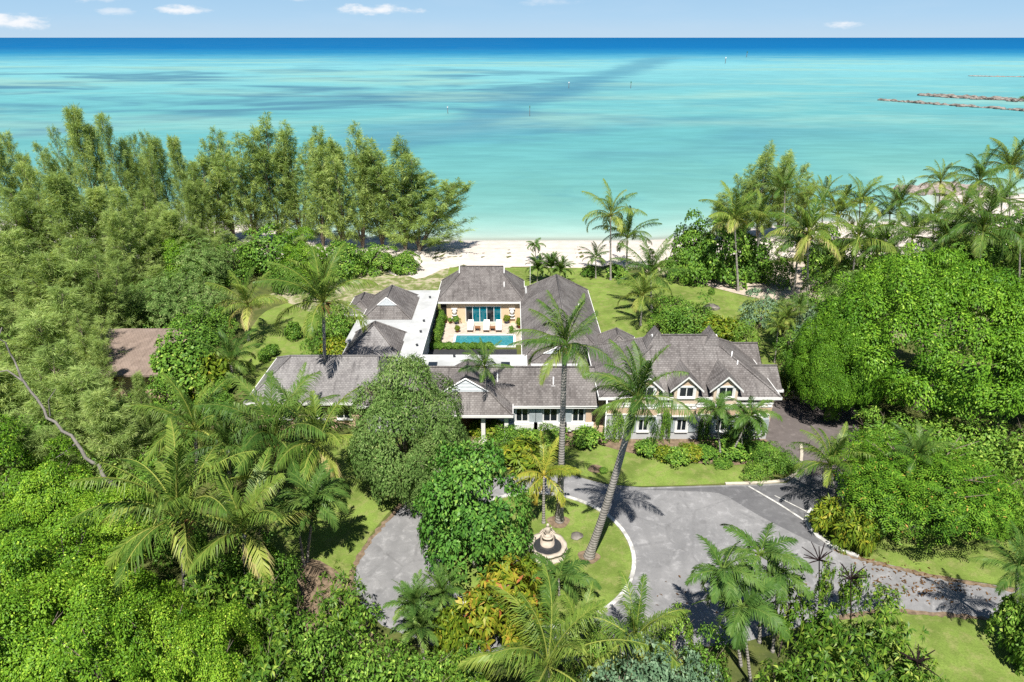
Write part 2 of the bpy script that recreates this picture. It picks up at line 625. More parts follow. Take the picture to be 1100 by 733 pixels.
def sea_mat():
    m, t = mat('sea water')
    g = t.n('ShaderNodeNewGeometry')
    pos = g.outputs['Position']
    sp = t.n('ShaderNodeSeparateXYZ')
    t.l(pos, sp.inputs[0])
    x, y = sp.outputs[0], sp.outputs[1]
    ax = t.m('ABSOLUTE', x)
    shore = t.m('ADD', t.maprange(ax, 20, 60, 111.9, 124.9), t.maprange(x, 78, 95, 0, 24))
    dist = t.m('SUBTRACT', y, shore)
    # seabed and depth: colour follows the distance from the shore on a log scale
    n_big = t.noise(t.mapping(pos, (.0035, .0060, 1)), 1, 5, .6, .4)
    n_mid = t.noise(t.mapping(pos, (.016, .026, 1), (0, 0, 0), (0, 0, .3)), 1, 5, .62, .6)
    n_small = t.noise(t.mapping(pos, (.06, .20, 1)), 1, 4, .6)
    lg = t.m('LOGARITHM', t.m('MAXIMUM', t.m('ADD', dist, 4), 1), 10)
    lg = t.m('ADD', lg, t.m('MULTIPLY', t.m('SUBTRACT', n_mid, .5), .16))
    lg = t.m('ADD', lg, t.m('MULTIPLY', t.m('SUBTRACT', n_big, .5), .10))
    f = t.m('DIVIDE', lg, 4.2)
    base = t.ramp(f, [(.15, (.33, .38, .33)), (.22, (.26, .365, .33)), (.28, (.19, .335, .305)), (.34, (.128, .288, .268)), (.40, (.096, .252, .240)), (.50, (.078, .243, .255)), (.58, (.092, .27, .29)),
                      (.64, (.115, .30, .325)), (.69, (.125, .315, .35)), (.725, (.05, .215, .30)), (.755, (.012, .135, .26)), (.80, (.001, .088, .23)), (1, (.001, .075, .20))])
    # seagrass beds
    beds = t.noise(t.mapping(pos, (.0085, .0135, 1), (3.7, 1.3, 0), (0, 0, .35)), 1, 4, .55, .5)
    far_fade = t.m('MULTIPLY', t.maprange(dist, 60, 110), t.maprange(dist, 430, 900, 1, .15))
    left = t.maprange(x, -30, 160, 1.0, .15)
    gm = t.m('MULTIPLY', t.m('MULTIPLY', t.maprange(beds, .42, .62), far_fade), left)
    base = t.mix(t.m('MULTIPLY', gm, .86), base, (.045, .125, .185))
    near = t.noise(t.mapping(pos, (.030, .045, 1), (8, 2, 0), (0, 0, .3)), 1, 6, .65, .8)
    nm = t.m('MULTIPLY', t.maprange(near, .50, .68), t.m('MULTIPLY', t.maprange(dist, 18, 30), t.maprange(dist, 60, 160, 1, .35)))
    base = t.mix(t.m('MULTIPLY', nm, .28), base, (.05, .165, .205))
    pale = t.noise(t.mapping(pos, (.005, .011, 1), (1.2, 7.3, 0)), 1, 5, .6, .3)
    pm = t.m('MULTIPLY', t.maprange(pale, .46, .66), t.m('MULTIPLY', t.maprange(dist, 70, 160), t.maprange(dist, 700, 1400, 1, 0)))
    base = t.mix(t.m('MULTIPLY', pm, .8), base, (.165, .31, .285))
    # dredged channel running out from the shallows on the left to the reef on the right
    xw = t.m('ADD', x, t.m('MULTIPLY', t.m('SUBTRACT', n_big, .5), 55))
    cl = t.m('SUBTRACT', xw, t.m('ADD', -33, t.m('MULTIPLY', t.m('SUBTRACT', y, 240), .292)))
    wch = t.m('ADD', 9.5, t.m('MULTIPLY', t.m('SUBTRACT', y, 240), .019))
    cl = t.m('ADD', t.m('DIVIDE', t.m('ABSOLUTE', cl), wch), t.m('MULTIPLY', t.m('SUBTRACT', n_mid, .5), 3.4))
    ch = t.m('MULTIPLY', t.maprange(cl, .2, 1.8, 1, 0), t.m('MULTIPLY', t.maprange(y, 190, 260), t.maprange(y, 1000, 1500, 1, 0)))
    ex = t.m('DIVIDE', t.m('ADD', x, 24), 44)
    ey = t.m('DIVIDE', t.m('SUBTRACT', y, 256), 40)
    er = t.m('SQRT', t.m('ADD', t.m('MULTIPLY', ex, ex), t.m('MULTIPLY', ey, ey)))
    er = t.m('ADD', er, t.m('MULTIPLY', t.m('SUBTRACT', n_mid, .5), 2.2))
    ch = t.m('MAXIMUM', ch, t.m('MULTIPLY', t.maprange(er, .35, 1.25, 1, 0), .9))
    base = t.mix(t.m('MULTIPLY', ch, .58), base, (.042, .14, .21))
    rip = t.maprange(n_small, .35, .7, .93, 1.06)
    hs = t.n('ShaderNodeHueSaturation')
    t.l(base, hs.inputs['Color'])
    t.l(rip, hs.inputs['Value'])
    w1 = t.noise(t.mapping(pos, (.35, .9, 1)), 1, 4, .6)
    b = t.n('ShaderNodeBump')
    b.inputs['Strength'].default_value = .35
    b.inputs['Distance'].default_value = .12
    t.l(w1, b.inputs['Height'])
    df = t.n('ShaderNodeBsdfDiffuse')
    t.l(hs.outputs[0], df.inputs[0])
    t.l(b.outputs[0], df.inputs['Normal'])
    gl = t.n('ShaderNodeBsdfGlossy')
    gl.inputs['Roughness'].default_value = .22
    t.l(b.outputs[0], gl.inputs['Normal'])
    p = t.n('ShaderNodeMixShader')
    p.inputs[0].default_value = .035
    t.l(df.outputs[0], p.inputs[1])
    t.l(gl.outputs[0], p.inputs[2])
    tr = t.n('ShaderNodeBsdfTransparent')
    tr.inputs[0].default_value = (.93, .98, .96, 1)
    mx = t.n('ShaderNodeMixShader')
    t.l(t.maprange(t.m('ADD', dist, t.m('MULTIPLY', t.m('SUBTRACT', near, .5), 3)), -2.5, 3.0, .15, 1), mx.inputs[0])
    t.l(tr.outputs[0], mx.inputs[1])
    t.l(p.outputs[0], mx.inputs[2])
    o = t.n('ShaderNodeOutputMaterial')
    t.l(mx.outputs[0], o.inputs[0])
    return m


def asphalt_mat(name, c1, c2):
    m, t = mat(name)
    tc = t.n('ShaderNodeTexCoord')
    o = tc.outputs['Object']
    a = t.noise(o, .28, 5, .62, .6)
    b = t.noise(o, 1.5, 6, .7, .4)
    f = t.noise(o, 22, 3, .7)
    wv = t.n('ShaderNodeTexVoronoi', feature='DISTANCE_TO_EDGE')
    t.l(t.mapping(o, (1, .8, 1)), wv.inputs['Vector'])
    wv.inputs['Scale'].default_value = .17
    c = t.mix(t.maprange(a, .3, .7), c1, c2)
    c = t.mix(t.m('MULTIPLY', t.maprange(b, .50, .68), .75), c, tuple(min(1, x * 1.35) for x in c2))
    b2 = t.noise(t.mapping(o, (1, 1, 1), (5, 9, 0)), .7, 6, .72, .8)
    c = t.mix(t.m('MULTIPLY', t.maprange(b2, .54, .70), .55), c, tuple(x * .72 for x in c1))
    c = t.mix(t.m('MULTIPLY', t.maprange(b, .5, .28), .45), c, tuple(x * .8 for x in c1))
    c = t.mix(t.m('MULTIPLY', t.maprange(f, .5, .75), .35), c, tuple(x * .62 for x in c1))
    crack = t.m('MULTIPLY', t.maprange(wv.outputs[0], 0, .02, 1, 0), t.maprange(b, .42, .6))
    c = t.mix(t.m('MULTIPLY', crack, .4), c, tuple(x * .45 for x in c1))
    # worn wheel tracks round the turning circle, oil spots
    g = t.n('ShaderNodeNewGeometry')
    sp = t.n('ShaderNodeSeparateXYZ')
    t.l(g.outputs['Position'], sp.inputs[0])
    dx, dy = t.m('SUBTRACT', sp.outputs[0], 1.6), t.m('SUBTRACT', sp.outputs[1], 34.3)
    rr = t.m('SQRT', t.m('ADD', t.m('MULTIPLY', dx, dx), t.m('MULTIPLY', dy, dy)))
    rr = t.m('ADD', rr, t.m('MULTIPLY', t.m('SUBTRACT', a, .5), 1.2))
    for r0 in (7.6, 9.2):
        band = t.maprange(t.m('ABSOLUTE', t.m('SUBTRACT', rr, r0)), .1, .38, 1, 0)
        c = t.mix(t.m('MULTIPLY', t.m('MULTIPLY', band, t.maprange(b, .35, .6)), .30), c, tuple(x * .6 for x in c1))
    sv = t.n('ShaderNodeTexVoronoi')
    t.l(o, sv.inputs['Vector'])
    sv.inputs['Scale'].default_value = .55
    c = t.mix(t.m('MULTIPLY', t.maprange(t.m('ADD', sv.outputs['Distance'], t.m('MULTIPLY', f, .12)), .16, .24, 1, 0), .28), c, tuple(x * .5 for x in c1))
    finish(t, c, .9, .15, t.m('ADD', f, b), .02, .5)
    return m


M['lawn'] = lawn_mat('mown lawn', (.145, .205, .042), (.23, .225, .09), .6)
M['lawn_dry'] = lawn_mat('patchy shore lawn', (.15, .185, .055), (.25, .215, .11), .7, .75)
M['mulch'] = simple('planting bed soil', (.21, .155, .105), .95, .05, .35, 3)
M['asphalt'] = asphalt_mat('old asphalt', (.160, .160, .163), (.215, .213, .215))
M['asphalt_new'] = asphalt_mat('darker asphalt', (.098, .098, .103), (.125, .125, .129))
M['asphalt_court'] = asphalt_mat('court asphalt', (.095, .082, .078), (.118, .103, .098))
M['sandpatch'] = simple('bare sand', (.52, .44, .36), .95, .05, .2, 2)

xs = [-320, -260] + [(-210 + i * 3.0) for i in range(141)] + [260, 320]
rows_land = lambda x: [-60, 0, 40, 70, 85] + [shore_y(x) - 20 + i * 2.2 for i in range(20)] + [shore_y(x) + 60]
structure('ground', grid('ground', xs, rows_land, land_z), ground_mat())
xb = [-210 + i * 1.0 for i in range(421)]
rows_beach = lambda x: [beach_edge(x) + (shore_y(x) + 16 - beach_edge(x)) * i / 16 for i in range(17)]
structure('beach', grid('beach', xb, rows_beach, land_z, .008), sand_mat())
mb = MB()
mb.poly([(-60000, 60, -1.2), (60000, 60, -1.2), (60000, 60000, -1.2), (-60000, 60000, -1.2)])
structure('sea', mb, sea_mat())


NSH = [0]


def sheet(name, pts, z, m):
    NSH[0] += 1
    z += .0009 * NSH[0]
    mb = MB()
    if sum(pts[i][0] * pts[(i + 1) % len(pts)][1] - pts[(i + 1) % len(pts)][0] * pts[i][1] for i in range(len(pts))) < 0:
        pts = pts[::-1]
    mb.poly([(p[0], p[1], z) for p in pts])
    return structure(name, mb, m)


def smooth_path(pts, k=6, closed=False):
    out = []
    n = len(pts)
    for i in range(n if closed else n - 1):
        p0 = pts[(i - 1) % n] if closed or i > 0 else pts[0]
        p1, p2 = pts[i], pts[(i + 1) % n]
        p3 = pts[(i + 2) % n] if closed or i + 2 < n else pts[-1]
        for j in range(k):
            t = j / k
            out.append(tuple(.5 * ((2 * p1[a]) + (-p0[a] + p2[a]) * t + (2 * p0[a] - 5 * p1[a] + 4 * p2[a] - p3[a]) * t * t + (-p0[a] + 3 * p1[a] - 3 * p2[a] + p3[a]) * t ** 3) for a in (0, 1)))
    if not closed:
        out.append(tuple(pts[-1][:2]))
    return out


def gp(*pix):
    return [tuple(G(*p)[:2]) for p in pix]


# lawns
sheet('lawn', smooth_path(gp((455, 545), (430, 540), (398, 575), (372, 622), (345, 640), (300, 640), (290, 560), (310, 500), (330, 470), (420, 470), (470, 500)), 4, True), .004, M['lawn'])
sheet('lawn', smooth_path(gp((255, 420), (262, 370), (285, 335), (330, 322), (372, 325), (366, 362), (330, 400)), 4, True), .004, M['lawn'])
sheet('lawn', [(-16, 78.5), (-9.0, 75.5), (-8.9, 93.5), (-22, 92), (-31, 82), (-22, 74)], .004, M['lawn_dry'])
sheet('lawn', [(-12.6, 76), (-9.1, 76), (-9.1, 84), (-14, 83)], .010, M['lawn'])
sheet('lawn', [(-8.9, 79), (9.5, 79), (10.5, 58), (20, 58), (31, 64), (33, 78), (24, 87), (12, 93), (-8.9, 93.2)], .004, M['lawn'])
sheet('lawn', [(24.2, 87), (33.2, 78), (34, 66), (60, 70), (66, 96), (40, 96), (27, 93), (15, 93.4)], .004, M['lawn_dry'])
sheet('front_lawn', smooth_path(gp((560, 512), (612, 508), (650, 519), (690, 522.5), (780, 519.5), (800, 517), (830, 505), (850, 480), (840, 468), (640, 474), (560, 480)), 3, True), .004, M['lawn'])
sheet('lawn', smooth_path(gp((905, 664), (1000, 660), (1050, 665), (1110, 676), (1180, 690), (1180, 780), (900, 790), (890, 700)), 3, True), .004, M['lawn'])
sheet('lawn', smooth_path(gp((866, 545), (882, 578), (925, 600), (1000, 617), (1110, 634), (1150, 640), (1130, 570), (960, 560), (900, 530)), 3, True), .004, M['lawn'])

# drive
IC, IR = (1.6, 34.3), 6.0
drive = gp((455, 528), (520, 515), (560, 512), (612, 510), (650, 520.5), (690, 524), (780, 521.5), (812, 521), (845, 519), (860, 508), (866, 490), (868, 470), (868, 428),
           (920, 428), (925, 500), (890, 545), (872, 562), (885, 578), (920, 598), (1000, 618), (1100, 634), (1190, 646), (1190, 684), (1100, 671), (1050, 663), (1000, 658), (950, 655),
           (880, 668), (800, 690), (700, 702), (600, 712), (480, 700), (410, 672), (384, 645), (378, 618), (394, 586), (415, 560), (432, 541))
sheet('driveway', drive, .008, M['asphalt'])
sheet('driveway_patch', smooth_path(gp((690, 526), (740, 524.5), (780, 523), (845, 521), (866, 510), (905, 498), (905, 548), (871, 556), (871, 570), (880, 581), (905, 594), (880, 586), (850, 572), (815, 554), (790, 539), (772, 530), (740, 528)), 2, True), .012, M['asphalt_new'])
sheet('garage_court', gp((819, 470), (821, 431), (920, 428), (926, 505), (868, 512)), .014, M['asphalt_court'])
island = [(IC[0] + IR * math.cos(a * math.pi / 32), IC[1] + IR * math.sin(a * math.pi / 32)) for a in range(64)]
sheet('island_lawn', island, .012, M['lawn'])


def stripe(pts, w, z):
    mb = MB()
    for a, b in zip(pts, pts[1:]):
        dx, dy = b[0] - a[0], b[1] - a[1]
        L = math.hypot(dx, dy)
        nx, ny = -dy / L * w / 2, dx / L * w / 2
        q = [(a[0] + nx, a[1] + ny, z), (a[0] - nx, a[1] - ny, z), (b[0] - nx, b[1] - ny, z), (b[0] + nx, b[1] + ny, z)]
        mb.poly(q)
    return mb


rs = random.Random(12)
for edge in (gp((436, 536), (415, 560), (394, 586), (378, 618), (384, 645)), gp((896, 591), (922, 600), (960, 610), (1000, 619), (1050, 628), (1100, 636), (1140, 642)), gp((900, 664), (950, 656.5), (1000, 659.5), (1050, 664.5), (1110, 673))):
    e = smooth_path(edge, 10)
    lo, hi = [], []
    for i, p in enumerate(e):
        a, b = e[max(i - 1, 0)], e[min(i + 1, len(e) - 1)]
        L = math.hypot(b[0] - a[0], b[1] - a[1]) or 1
        nx, ny = -(b[1] - a[1]) / L, (b[0] - a[0]) / L
        w0, w1 = rs.uniform(.06, .26), rs.uniform(.06, .26)
        lo.append((p[0] - nx * w0, p[1] - ny * w0))
        hi.append((p[0] + nx * w1, p[1] + ny * w1))
    sheet('soil_edge', lo + hi[::-1], .012, M['mulch'])
structure('painted_line', stripe(gp((804, 523), (835, 541), (866, 561)), .16, .05), M['kerbwhite'])
structure('painted_line', stripe(gp((832, 533), (866, 550)), .10, .05), M['kerbwhite'])


def kerb(pts, w, h, m, label=None):
    """one continuous kerb of stones, top slightly rounded"""
    mb = MB()
    n = len(pts)
    prof = [(-w / 2, 0), (-w / 2, h * .8), (-w * .36, h), (w * .36, h), (w / 2, h * .8), (w / 2, 0)]
    k0 = len(mb.v)
    for i, p in enumerate(pts):
        a, b = pts[max(i - 1, 0)], pts[min(i + 1, n - 1)]
        dx, dy = b[0] - a[0], b[1] - a[1]
        L = math.hypot(dx, dy) or 1
        nx, ny = -dy / L, dx / L
        for u, z in prof:
            mb.v.append((p[0] + nx * u, p[1] + ny * u, z))
    for i in range(n - 1):
        for j in range(5):
            mb.f.append([k0 + i * 6 + j, k0 + (i + 1) * 6 + j, k0 + (i + 1) * 6 + j + 1, k0 + i * 6 + j + 1])
            mb.mi.append(0)
            mb.sm.append(False)
    mb.f.append([k0 + j for j in range(6)])
    mb.f.append([k0 + (n - 1) * 6 + j for j in range(6)][::-1])
    mb.mi += [0, 0]
    mb.sm += [False, False]
    return structure('kerb', mb, m)


kerb([(IC[0] + (IR + .1) * math.cos(R(a)), IC[1] + (IR + .1) * math.sin(R(a))) for a in range(-140, 126, 4)], .26, .13, M['kerbwhite'])
kerb(smooth_path(gp((779, 520.5), (812, 519.5), (840, 517), (853, 510), (859, 500), (861, 488), (860, 478))), .24, .14, M['kerbcream'])
kerb(smooth_path(gp((872, 548), (867, 556), (869, 566), (878, 577), (896, 588), (922, 599))), .30, .15, M['kerbwhite'])
# bare soil beds
sheet('planting_bed', smooth_path(gp((640, 474), (700, 492), (740, 497), (790, 500), (815, 492), (822, 472), (740, 468)), 4, True), .012, M['mulch'])
sheet('planting_bed', smooth_path(gp((640, 466), (640, 476), (600, 480), (540, 484), (510, 480), (520, 462)), 3, True), .012, M['mulch'])
sheet('sand_track', smooth_path([(27, 84), (34, 80), (47, 85), (52, 94), (40, 95.5), (30, 91), (25, 88.5)], 4, True), .012, M['sandpatch'])
sheet('planting_bed', smooth_path(gp((300, 640), (330, 600), (372, 622), (385, 650), (400, 700), (300, 700)), 3, True), .008, M['mulch'])
sheet('entrance_path', gp((494, 500), (514, 462), (528, 462), (522, 516), (500, 518)), .016, M['stone'])
for k, (px, py, r) in enumerate([(600, 561, .75), (632, 599, .7), (776, 493, .6), (640, 504, .6)]):
    c = G(px, py)
    sheet('planting_bed', [(c.x + r * math.cos(a) * (1 + .15 * math.sin(3 * a + k)), c.y + .9 * r * math.sin(a)) for a in [i * math.pi / 8 for i in range(16)]], .017, M['mulch'])


# ================================================================== buildings
def dutch(mb, x0, x1, y0, y1, ze, zr, axis, ra, rb, ba, bb, mi=0, faces=None):
    """hipped roof with small gablets; the ridge runs along axis from ra to rb; returns the gablet triangles.
    faces: optional material index per side (front, right, back, left)"""
    if axis == 'x':
        m, half = (y0 + y1) / 2, (y1 - y0) / 2
        lo, hi = x0, x1
        T = lambda u, v, z: (u, v, z)
    else:
        m, half = (x0 + x1) / 2, (x1 - x0) / 2
        lo, hi = y0, y1
        T = lambda u, v, z: (v, u, z)
    k = (zr - ze) / half
    za, zb = zr - k * ba, zr - k * bb
    A0, A1 = T(lo, m - half, ze), T(lo, m + half, ze)
    B0, B1 = T(hi, m - half, ze), T(hi, m + half, ze)
    a, b = T(ra, m, zr), T(rb, m, zr)
    a0, a1, b0, b1 = T(ra, m - ba, za), T(ra, m + ba, za), T(rb, m - bb, zb), T(rb, m + bb, zb)

    def put(pts, i):
        q = []
        for p in pts:
            if not q or (Vector(p) - Vector(q[-1])).length > 1e-4:
                q.append(p)
        if (Vector(q[0]) - Vector(q[-1])).length < 1e-4:
            q.pop()
        n = (Vector(q[1]) - Vector(q[0])).cross(Vector(q[2]) - Vector(q[1]))
        if n.z < 0:
            q = q[::-1]
        mb.poly(q, i)
    f = faces or [mi] * 4
    side = [f[0], f[2], f[3], f[1]] if axis == 'x' else [f[3], f[1], f[0], f[2]]
    put([A0, B0, b0, b, a, a0], side[0])
    put([A1, B1, b1, b, a, a1], side[1])
    put([A0, A1, a1, a0], side[2])
    put([B0, B1, b1, b0], side[3])
    mb.poly([T(lo, m - half, ze - .02), T(lo, m + half, ze - .02), T(hi, m + half, ze - .02), T(hi, m - half, ze - .02)], mi)
    g = []
    if ba:
        g.append([a0, a1, a])
    if bb:
        g.append([b0, b1, b])
    return g


def eave_trim(x0, x1, y0, y1, ze, parent, m, h=.2, w=.06):
    mb = MB()
    mb.box(x0 - w, x1 + w, y0 - w, y0, ze - h, ze + .015)
    mb.box(x0 - w, x1 + w, y1, y1 + w, ze - h, ze + .015)
    mb.box(x0 - w, x0, y0, y1, ze - h, ze + .012)
    mb.box(x1, x1 + w, y0, y1, ze - h, ze + .012)
    return mb.build('fascia', m, parent)


def ridge_caps(lines, parent, m):
    mb = MB()
    for p, q in lines:
        p, q = Vector(p), Vector(q)
        mb.tube([p + Vector((0, 0, .02)), q + Vector((0, 0, .02))], [.09, .09], 6)
    return mb.build('ridge_cap', m, parent)


def hip_roof(parent, x0, x1, y0, y1, ze, zr, axis, ra, rb, ba=0, bb=0, m='shingle', faces=None, trim='white', louver=True, extra=None, caps=True):
    mb = MB()
    g = dutch(mb, x0, x1, y0, y1, ze, zr, axis, ra, rb, ba, bb, 0, faces)
    mats = [M[m]] + ([M[extra]] if extra else [])
    r = mb.build('roof', mats, parent)
    eave_trim(x0, x1, y0, y1, ze, r, M[trim])
    for tri in g:
        t3 = [Vector(p) for p in tri]
        n = (t3[1] - t3[0]).cross(t3[2] - t3[1]).normalized()
        cen = sum(t3, Vector()) / 3
        outw = cen - Vector(((x0 + x1) / 2, (y0 + y1) / 2, cen.z))
        if n.dot(outw) < 0:
            n = -n
        gm = MB()
        o = n * .03
        base, apex = t3[1] - t3[0], t3[2]
        gm.poly([t3[0] + o, t3[1] + o, t3[2] + o])
        k = 9
        for i in range(k):          # louvre boards
            f0, f1 = i / k, (i + .8) / k
            p0 = t3[0].lerp(apex, f0) + o
            p1 = t3[1].lerp(apex, f0) + o
            p2 = t3[1].lerp(apex, f1) + o * 2.2
            p3 = t3[0].lerp(apex, f1) + o * 2.2
            gm.poly([p0 + o * 3, p1 + o * 3, p2, p3])
        gb = gm.build('gablet', M['louver'] if louver else M[m], r)
        if louver:
            tm = MB()
            for s0 in (t3[0], t3[1]):
                tm.tube([s0 + n * .08, apex + n * .08 + Vector((0, 0, .03))], [.07, .07], 4)
            tm.build('gablet_trim', M['white'], r)
    if caps:
        mid = (y0 + y1) / 2 if axis == 'x' else (x0 + x1) / 2
        half = (y1 - y0) / 2 if axis == 'x' else (x1 - x0) / 2
        k = (zr - ze) / half
        T = (lambda u, v, z: (u, v, z)) if axis == 'x' else (lambda u, v, z: (v, u, z))
        lo, hi = (x0, x1) if axis == 'x' else (y0, y1)
        ls = [(T(ra, mid, zr), T(rb, mid, zr))]
        for e, r0, b in ((lo, ra, ba), (hi, rb, bb)):
            for s in (-1, 1):
                ls.append((T(e, mid + s * half, ze), T(r0, mid + s * b, zr - k * b)))
        ridge_caps([q for q in ls if (Vector(q[0]) - Vector(q[1])).length > .2], r, M[m])
    return r


def wall_with_openings(x0, x1, z0, z1, y, th, ops, flip=False):
    """wall along X at y..y+th with rectangular openings (x0,x1,z0,z1)"""
    mb = MB()
    cuts = sorted({x0, x1} | {o[0] for o in ops} | {o[1] for o in ops})
    for a, b in zip(cuts, cuts[1:]):
        mid = (a + b) / 2
        zs = [(z0, z1)]
        for o in ops:
            if o[0] - 1e-6 < mid < o[1] + 1e-6:
                nz = []
                for s, e in zs:
                    if o[2] > s:
                        nz.append((s, min(e, o[2])))
                    if o[3] < e:
                        nz.append((max(s, o[3]), e))
                zs = nz
        for s, e in zs:
            mb.box(a, b, y, y + th, s, e)
    return mb


def window(parent, x0, x1, z0, z1, y, n=2, glass='glass', bars=0, frame='white', sill=True, name='window'):
    """a glazed window standing in an opening of a wall whose outer face is at y"""
    f = MB()
    w = .07
    f.box(x0, x1, y + .0, y + .09, z0, z0 + w)
    f.box(x0, x1, y + .0, y + .09, z1 - w, z1)
    f.box(x0, x0 + w, y + .002, y + .088, z0 + w, z1 - w)
    f.box(x1 - w, x1, y + .002, y + .088, z0 + w, z1 - w)
    for i in range(1, n):
        xm = x0 + (x1 - x0) * i / n
        f.box(xm - w / 2, xm + w / 2, y + .002, y + .088, z0 + w, z1 - w)
    for i in range(bars):
        zm = z0 + (z1 - z0) * (i + 1) / (bars + 1)
        f.box(x0 + w, x1 - w, y + .02, y + .06, zm - .02, zm + .02)
    fr = f.build(name, M[frame], parent)
    for i in range(n):
        a = x0 + (x1 - x0) * i / n + (w if i == 0 else w / 2)
        b = x0 + (x1 - x0) * (i + 1) / n - (w if i == n - 1 else w / 2)
        p = MB()
        gl = glass if isinstance(glass, str) else glass[i % len(glass)]
        p.box(a, b, y + .05, y + .07, z0 + w, z1 - w)
        p.build('pane', M[gl], fr)
    if sill:
        q = MB()
        q.box(x0 - .1, x1 + .1, y - .12, y - .003, z0 - .09, z0 - .003)
        q.build('sill', M['white'], fr)
    return fr


def plain_walls(parent, x0, x1, y0, y1, z0, z1, m, th=.2, front=None):
    mb = front or wall_with_openings(x0, x1, z0, z1, y0, th, [])
    mb.box(x0, x1, y1 - th, y1, z0, z1)
    mb.box(x0, x0 + th, y0 + th, y1 - th, z0, z1)
    mb.box(x1 - th, x1, y0 + th, y1 - th, z0, z1)
    return mb.build('wall', M[m], parent)


# ---- pool house
t = thing('pool_house', 'peach pool house under a grey hipped roof facing the blue pool', 'pool house', (-3.5, 75.7, 0))
t.location = (0, 0, 0)
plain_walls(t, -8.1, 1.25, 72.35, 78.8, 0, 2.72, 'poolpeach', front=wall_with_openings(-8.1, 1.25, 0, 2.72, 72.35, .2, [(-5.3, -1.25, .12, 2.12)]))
hip_roof(t, -8.6, 1.45, 72.0, 79.4, 2.75, 5.75, 'x', -6.0, -1.0, .75, .75)
window(t, -5.3, -1.25, .12, 2.12, 72.35, 5, ['glass', 'tealglass', 'tealglass', 'glass', 'tealglass'], 0, 'white', False, 'sliding_door')
mb = MB()
mb.box(-8.05, -7.45, 72.26, 72.34, 0.07, 2.4)
mb.build('recess_shade_panel', M['dark'], t)  # shallow box on the wall face, recess shade put into its black colour
for x in (-6.55, .0):          # white urn shaped wall ornaments
    b = MB()
    b.box(x - .34, x + .34, 72.17, 72.34, .62, .78)
    b.tube([(x, 72.25, .78), (x, 72.25, 1.05), (x, 72.25, 1.12)], [.10, .26, .32], 12)
    b.tube([(x, 72.25, 1.2), (x, 72.25, 1.5), (x, 72.25, 1.75)], [.10, .30, .10], 12)
    b.box(x - .34, x + .34, 72.18, 72.34, 1.75, 1.9)
    b.build('wall_ornament', M['white'], t)

# ---- terrace, pool and flat dark sheet
mb = MB()
PX0, PX1, PY0, PY1 = -6.1, .15, 65.95, 68.75
mb.box(-8.2, PX0, 66.3, 72.34, -.2, .06)
mb.box(PX1, 1.2, 66.3, 72.34, -.2, .06)
mb.box(PX0, PX1, PY1, 72.34, -.2, .06)
structure('terrace', mb, M['stone'])
mb = MB()
for a in ((PX0 - .25, PX0, PY0 - .25, PY1 + .25), (PX1, PX1 + .25, PY0 - .25, PY1 + .25)):
    mb.box(*a, .0, .11)
mb.box(PX0, PX1, PY1, PY1 + .25, 0, .11)
mb.box(PX0, PX1, PY0 - .25, PY0, 0, .11)
pl = tag(mb.build('swimming_pool', M['white']), 'small rectangular turquoise swimming pool with pale stone edge before the pool house', 'swimming pool')


def poolwater():
    m, t = mat('pool water')
    tc = t.n('ShaderNodeTexCoord')
    n = t.noise(tc.outputs['Object'], 3, 4, .6)
    sp = t.n('ShaderNodeSeparateXYZ')
    t.l(tc.outputs['Object'], sp.inputs[0])
    c = t.mix(t.maprange(n, .35, .7), (.022, .165, .20), (.04, .215, .245))
    finish(t, c, .08, .35, n, .03, .25)
    return m


M['poolwater'] = poolwater()
mb = MB()
mb.poly([(PX0, PY0, .03), (PX1, PY0, .03), (PX1, PY1, .03), (PX0, PY1, .03)])
mb.build('pool_water', M['poolwater'], pl)
M['flat_sheet'] = glass_mat('dark pond', (.03, .032, .036))
mb = MB()
mb.poly([(-8.6, 61.0, .02), (.5, 61.0, .02), (.5, 65.2, .02), (-8.6, 65.2, .02)])
structure('flat_sheet', mb, simple('dark grey sheet', (.05, .05, .056), .5, .3, .15, 1.0))  # flat dark grey sheet on the court floor in front of the pool


def lounger(x, y, label):
    t = thing('sun_lounger', label, 'sun lounger', (x, y, .06), 'white sun loungers along the pool')
    f = MB()
    for sx in (-.3, .3):
        f.box(sx - .03, sx + .03, -.95, .95, .22, .28)
        for sy in (-.85, .8):
            f.box(sx - .03, sx + .03, sy - .03, sy + .03, 0, .22)
    for sy in (-.9, 0, .9):
        f.box(-.27, .27, sy - .03, sy + .03, .225, .275)
    f.build('frame', M['wood'], t)
    c = MB()
    c.box(-.33, .33, -.95, .35, .285, .39)
    c.build('seat_cushion', M['cushion'], t)
    b = MB()
    q = [(-.33, .36, .30), (.33, .36, .30), (.33, .95, .72), (-.33, .95, .72)]
    u = [(p[0], p[1] - .06, p[2] + .09) for p in q]
    b.poly(q[::-1])
    b.poly(u)
    for i in range(4):
        j = (i + 1) % 4
        b.poly([q[i], q[j], u[j], u[i]])
    b.build('back_cushion', M['cushion'], t)


for px, l in ((506, 'white cushioned sun lounger by the pool nearest the blue pot on the hedge side'), (523, 'white cushioned sun lounger between the two teak side tables'), (536, 'white cushioned sun lounger nearest the right corner of the pool')):
    p = G(px, 351)
    lounger(p.x, 70.5, l)
for px, l in ((513.5, 'low teak side table between the first two loungers from the hedge'), (529.5, 'low teak side table beside the lounger at the right pool corner')):
    p = G(px, 352)
    t = thing('side_table', l, 'side table', (p.x, 70.2, .06), 'teak side tables by the pool')
    b = MB()
    b.box(-.3, .3, -.3, .3, .34, .40)
    b.build('table_top', M['wood'], t)
    for sx in (-.24, .24):
        for sy in (-.24, .24):
            b = MB()
            b.box(sx - .03, sx + .03, sy - .03, sy + .03, 0, .34)
            b.build('leg', M['wood'], t)

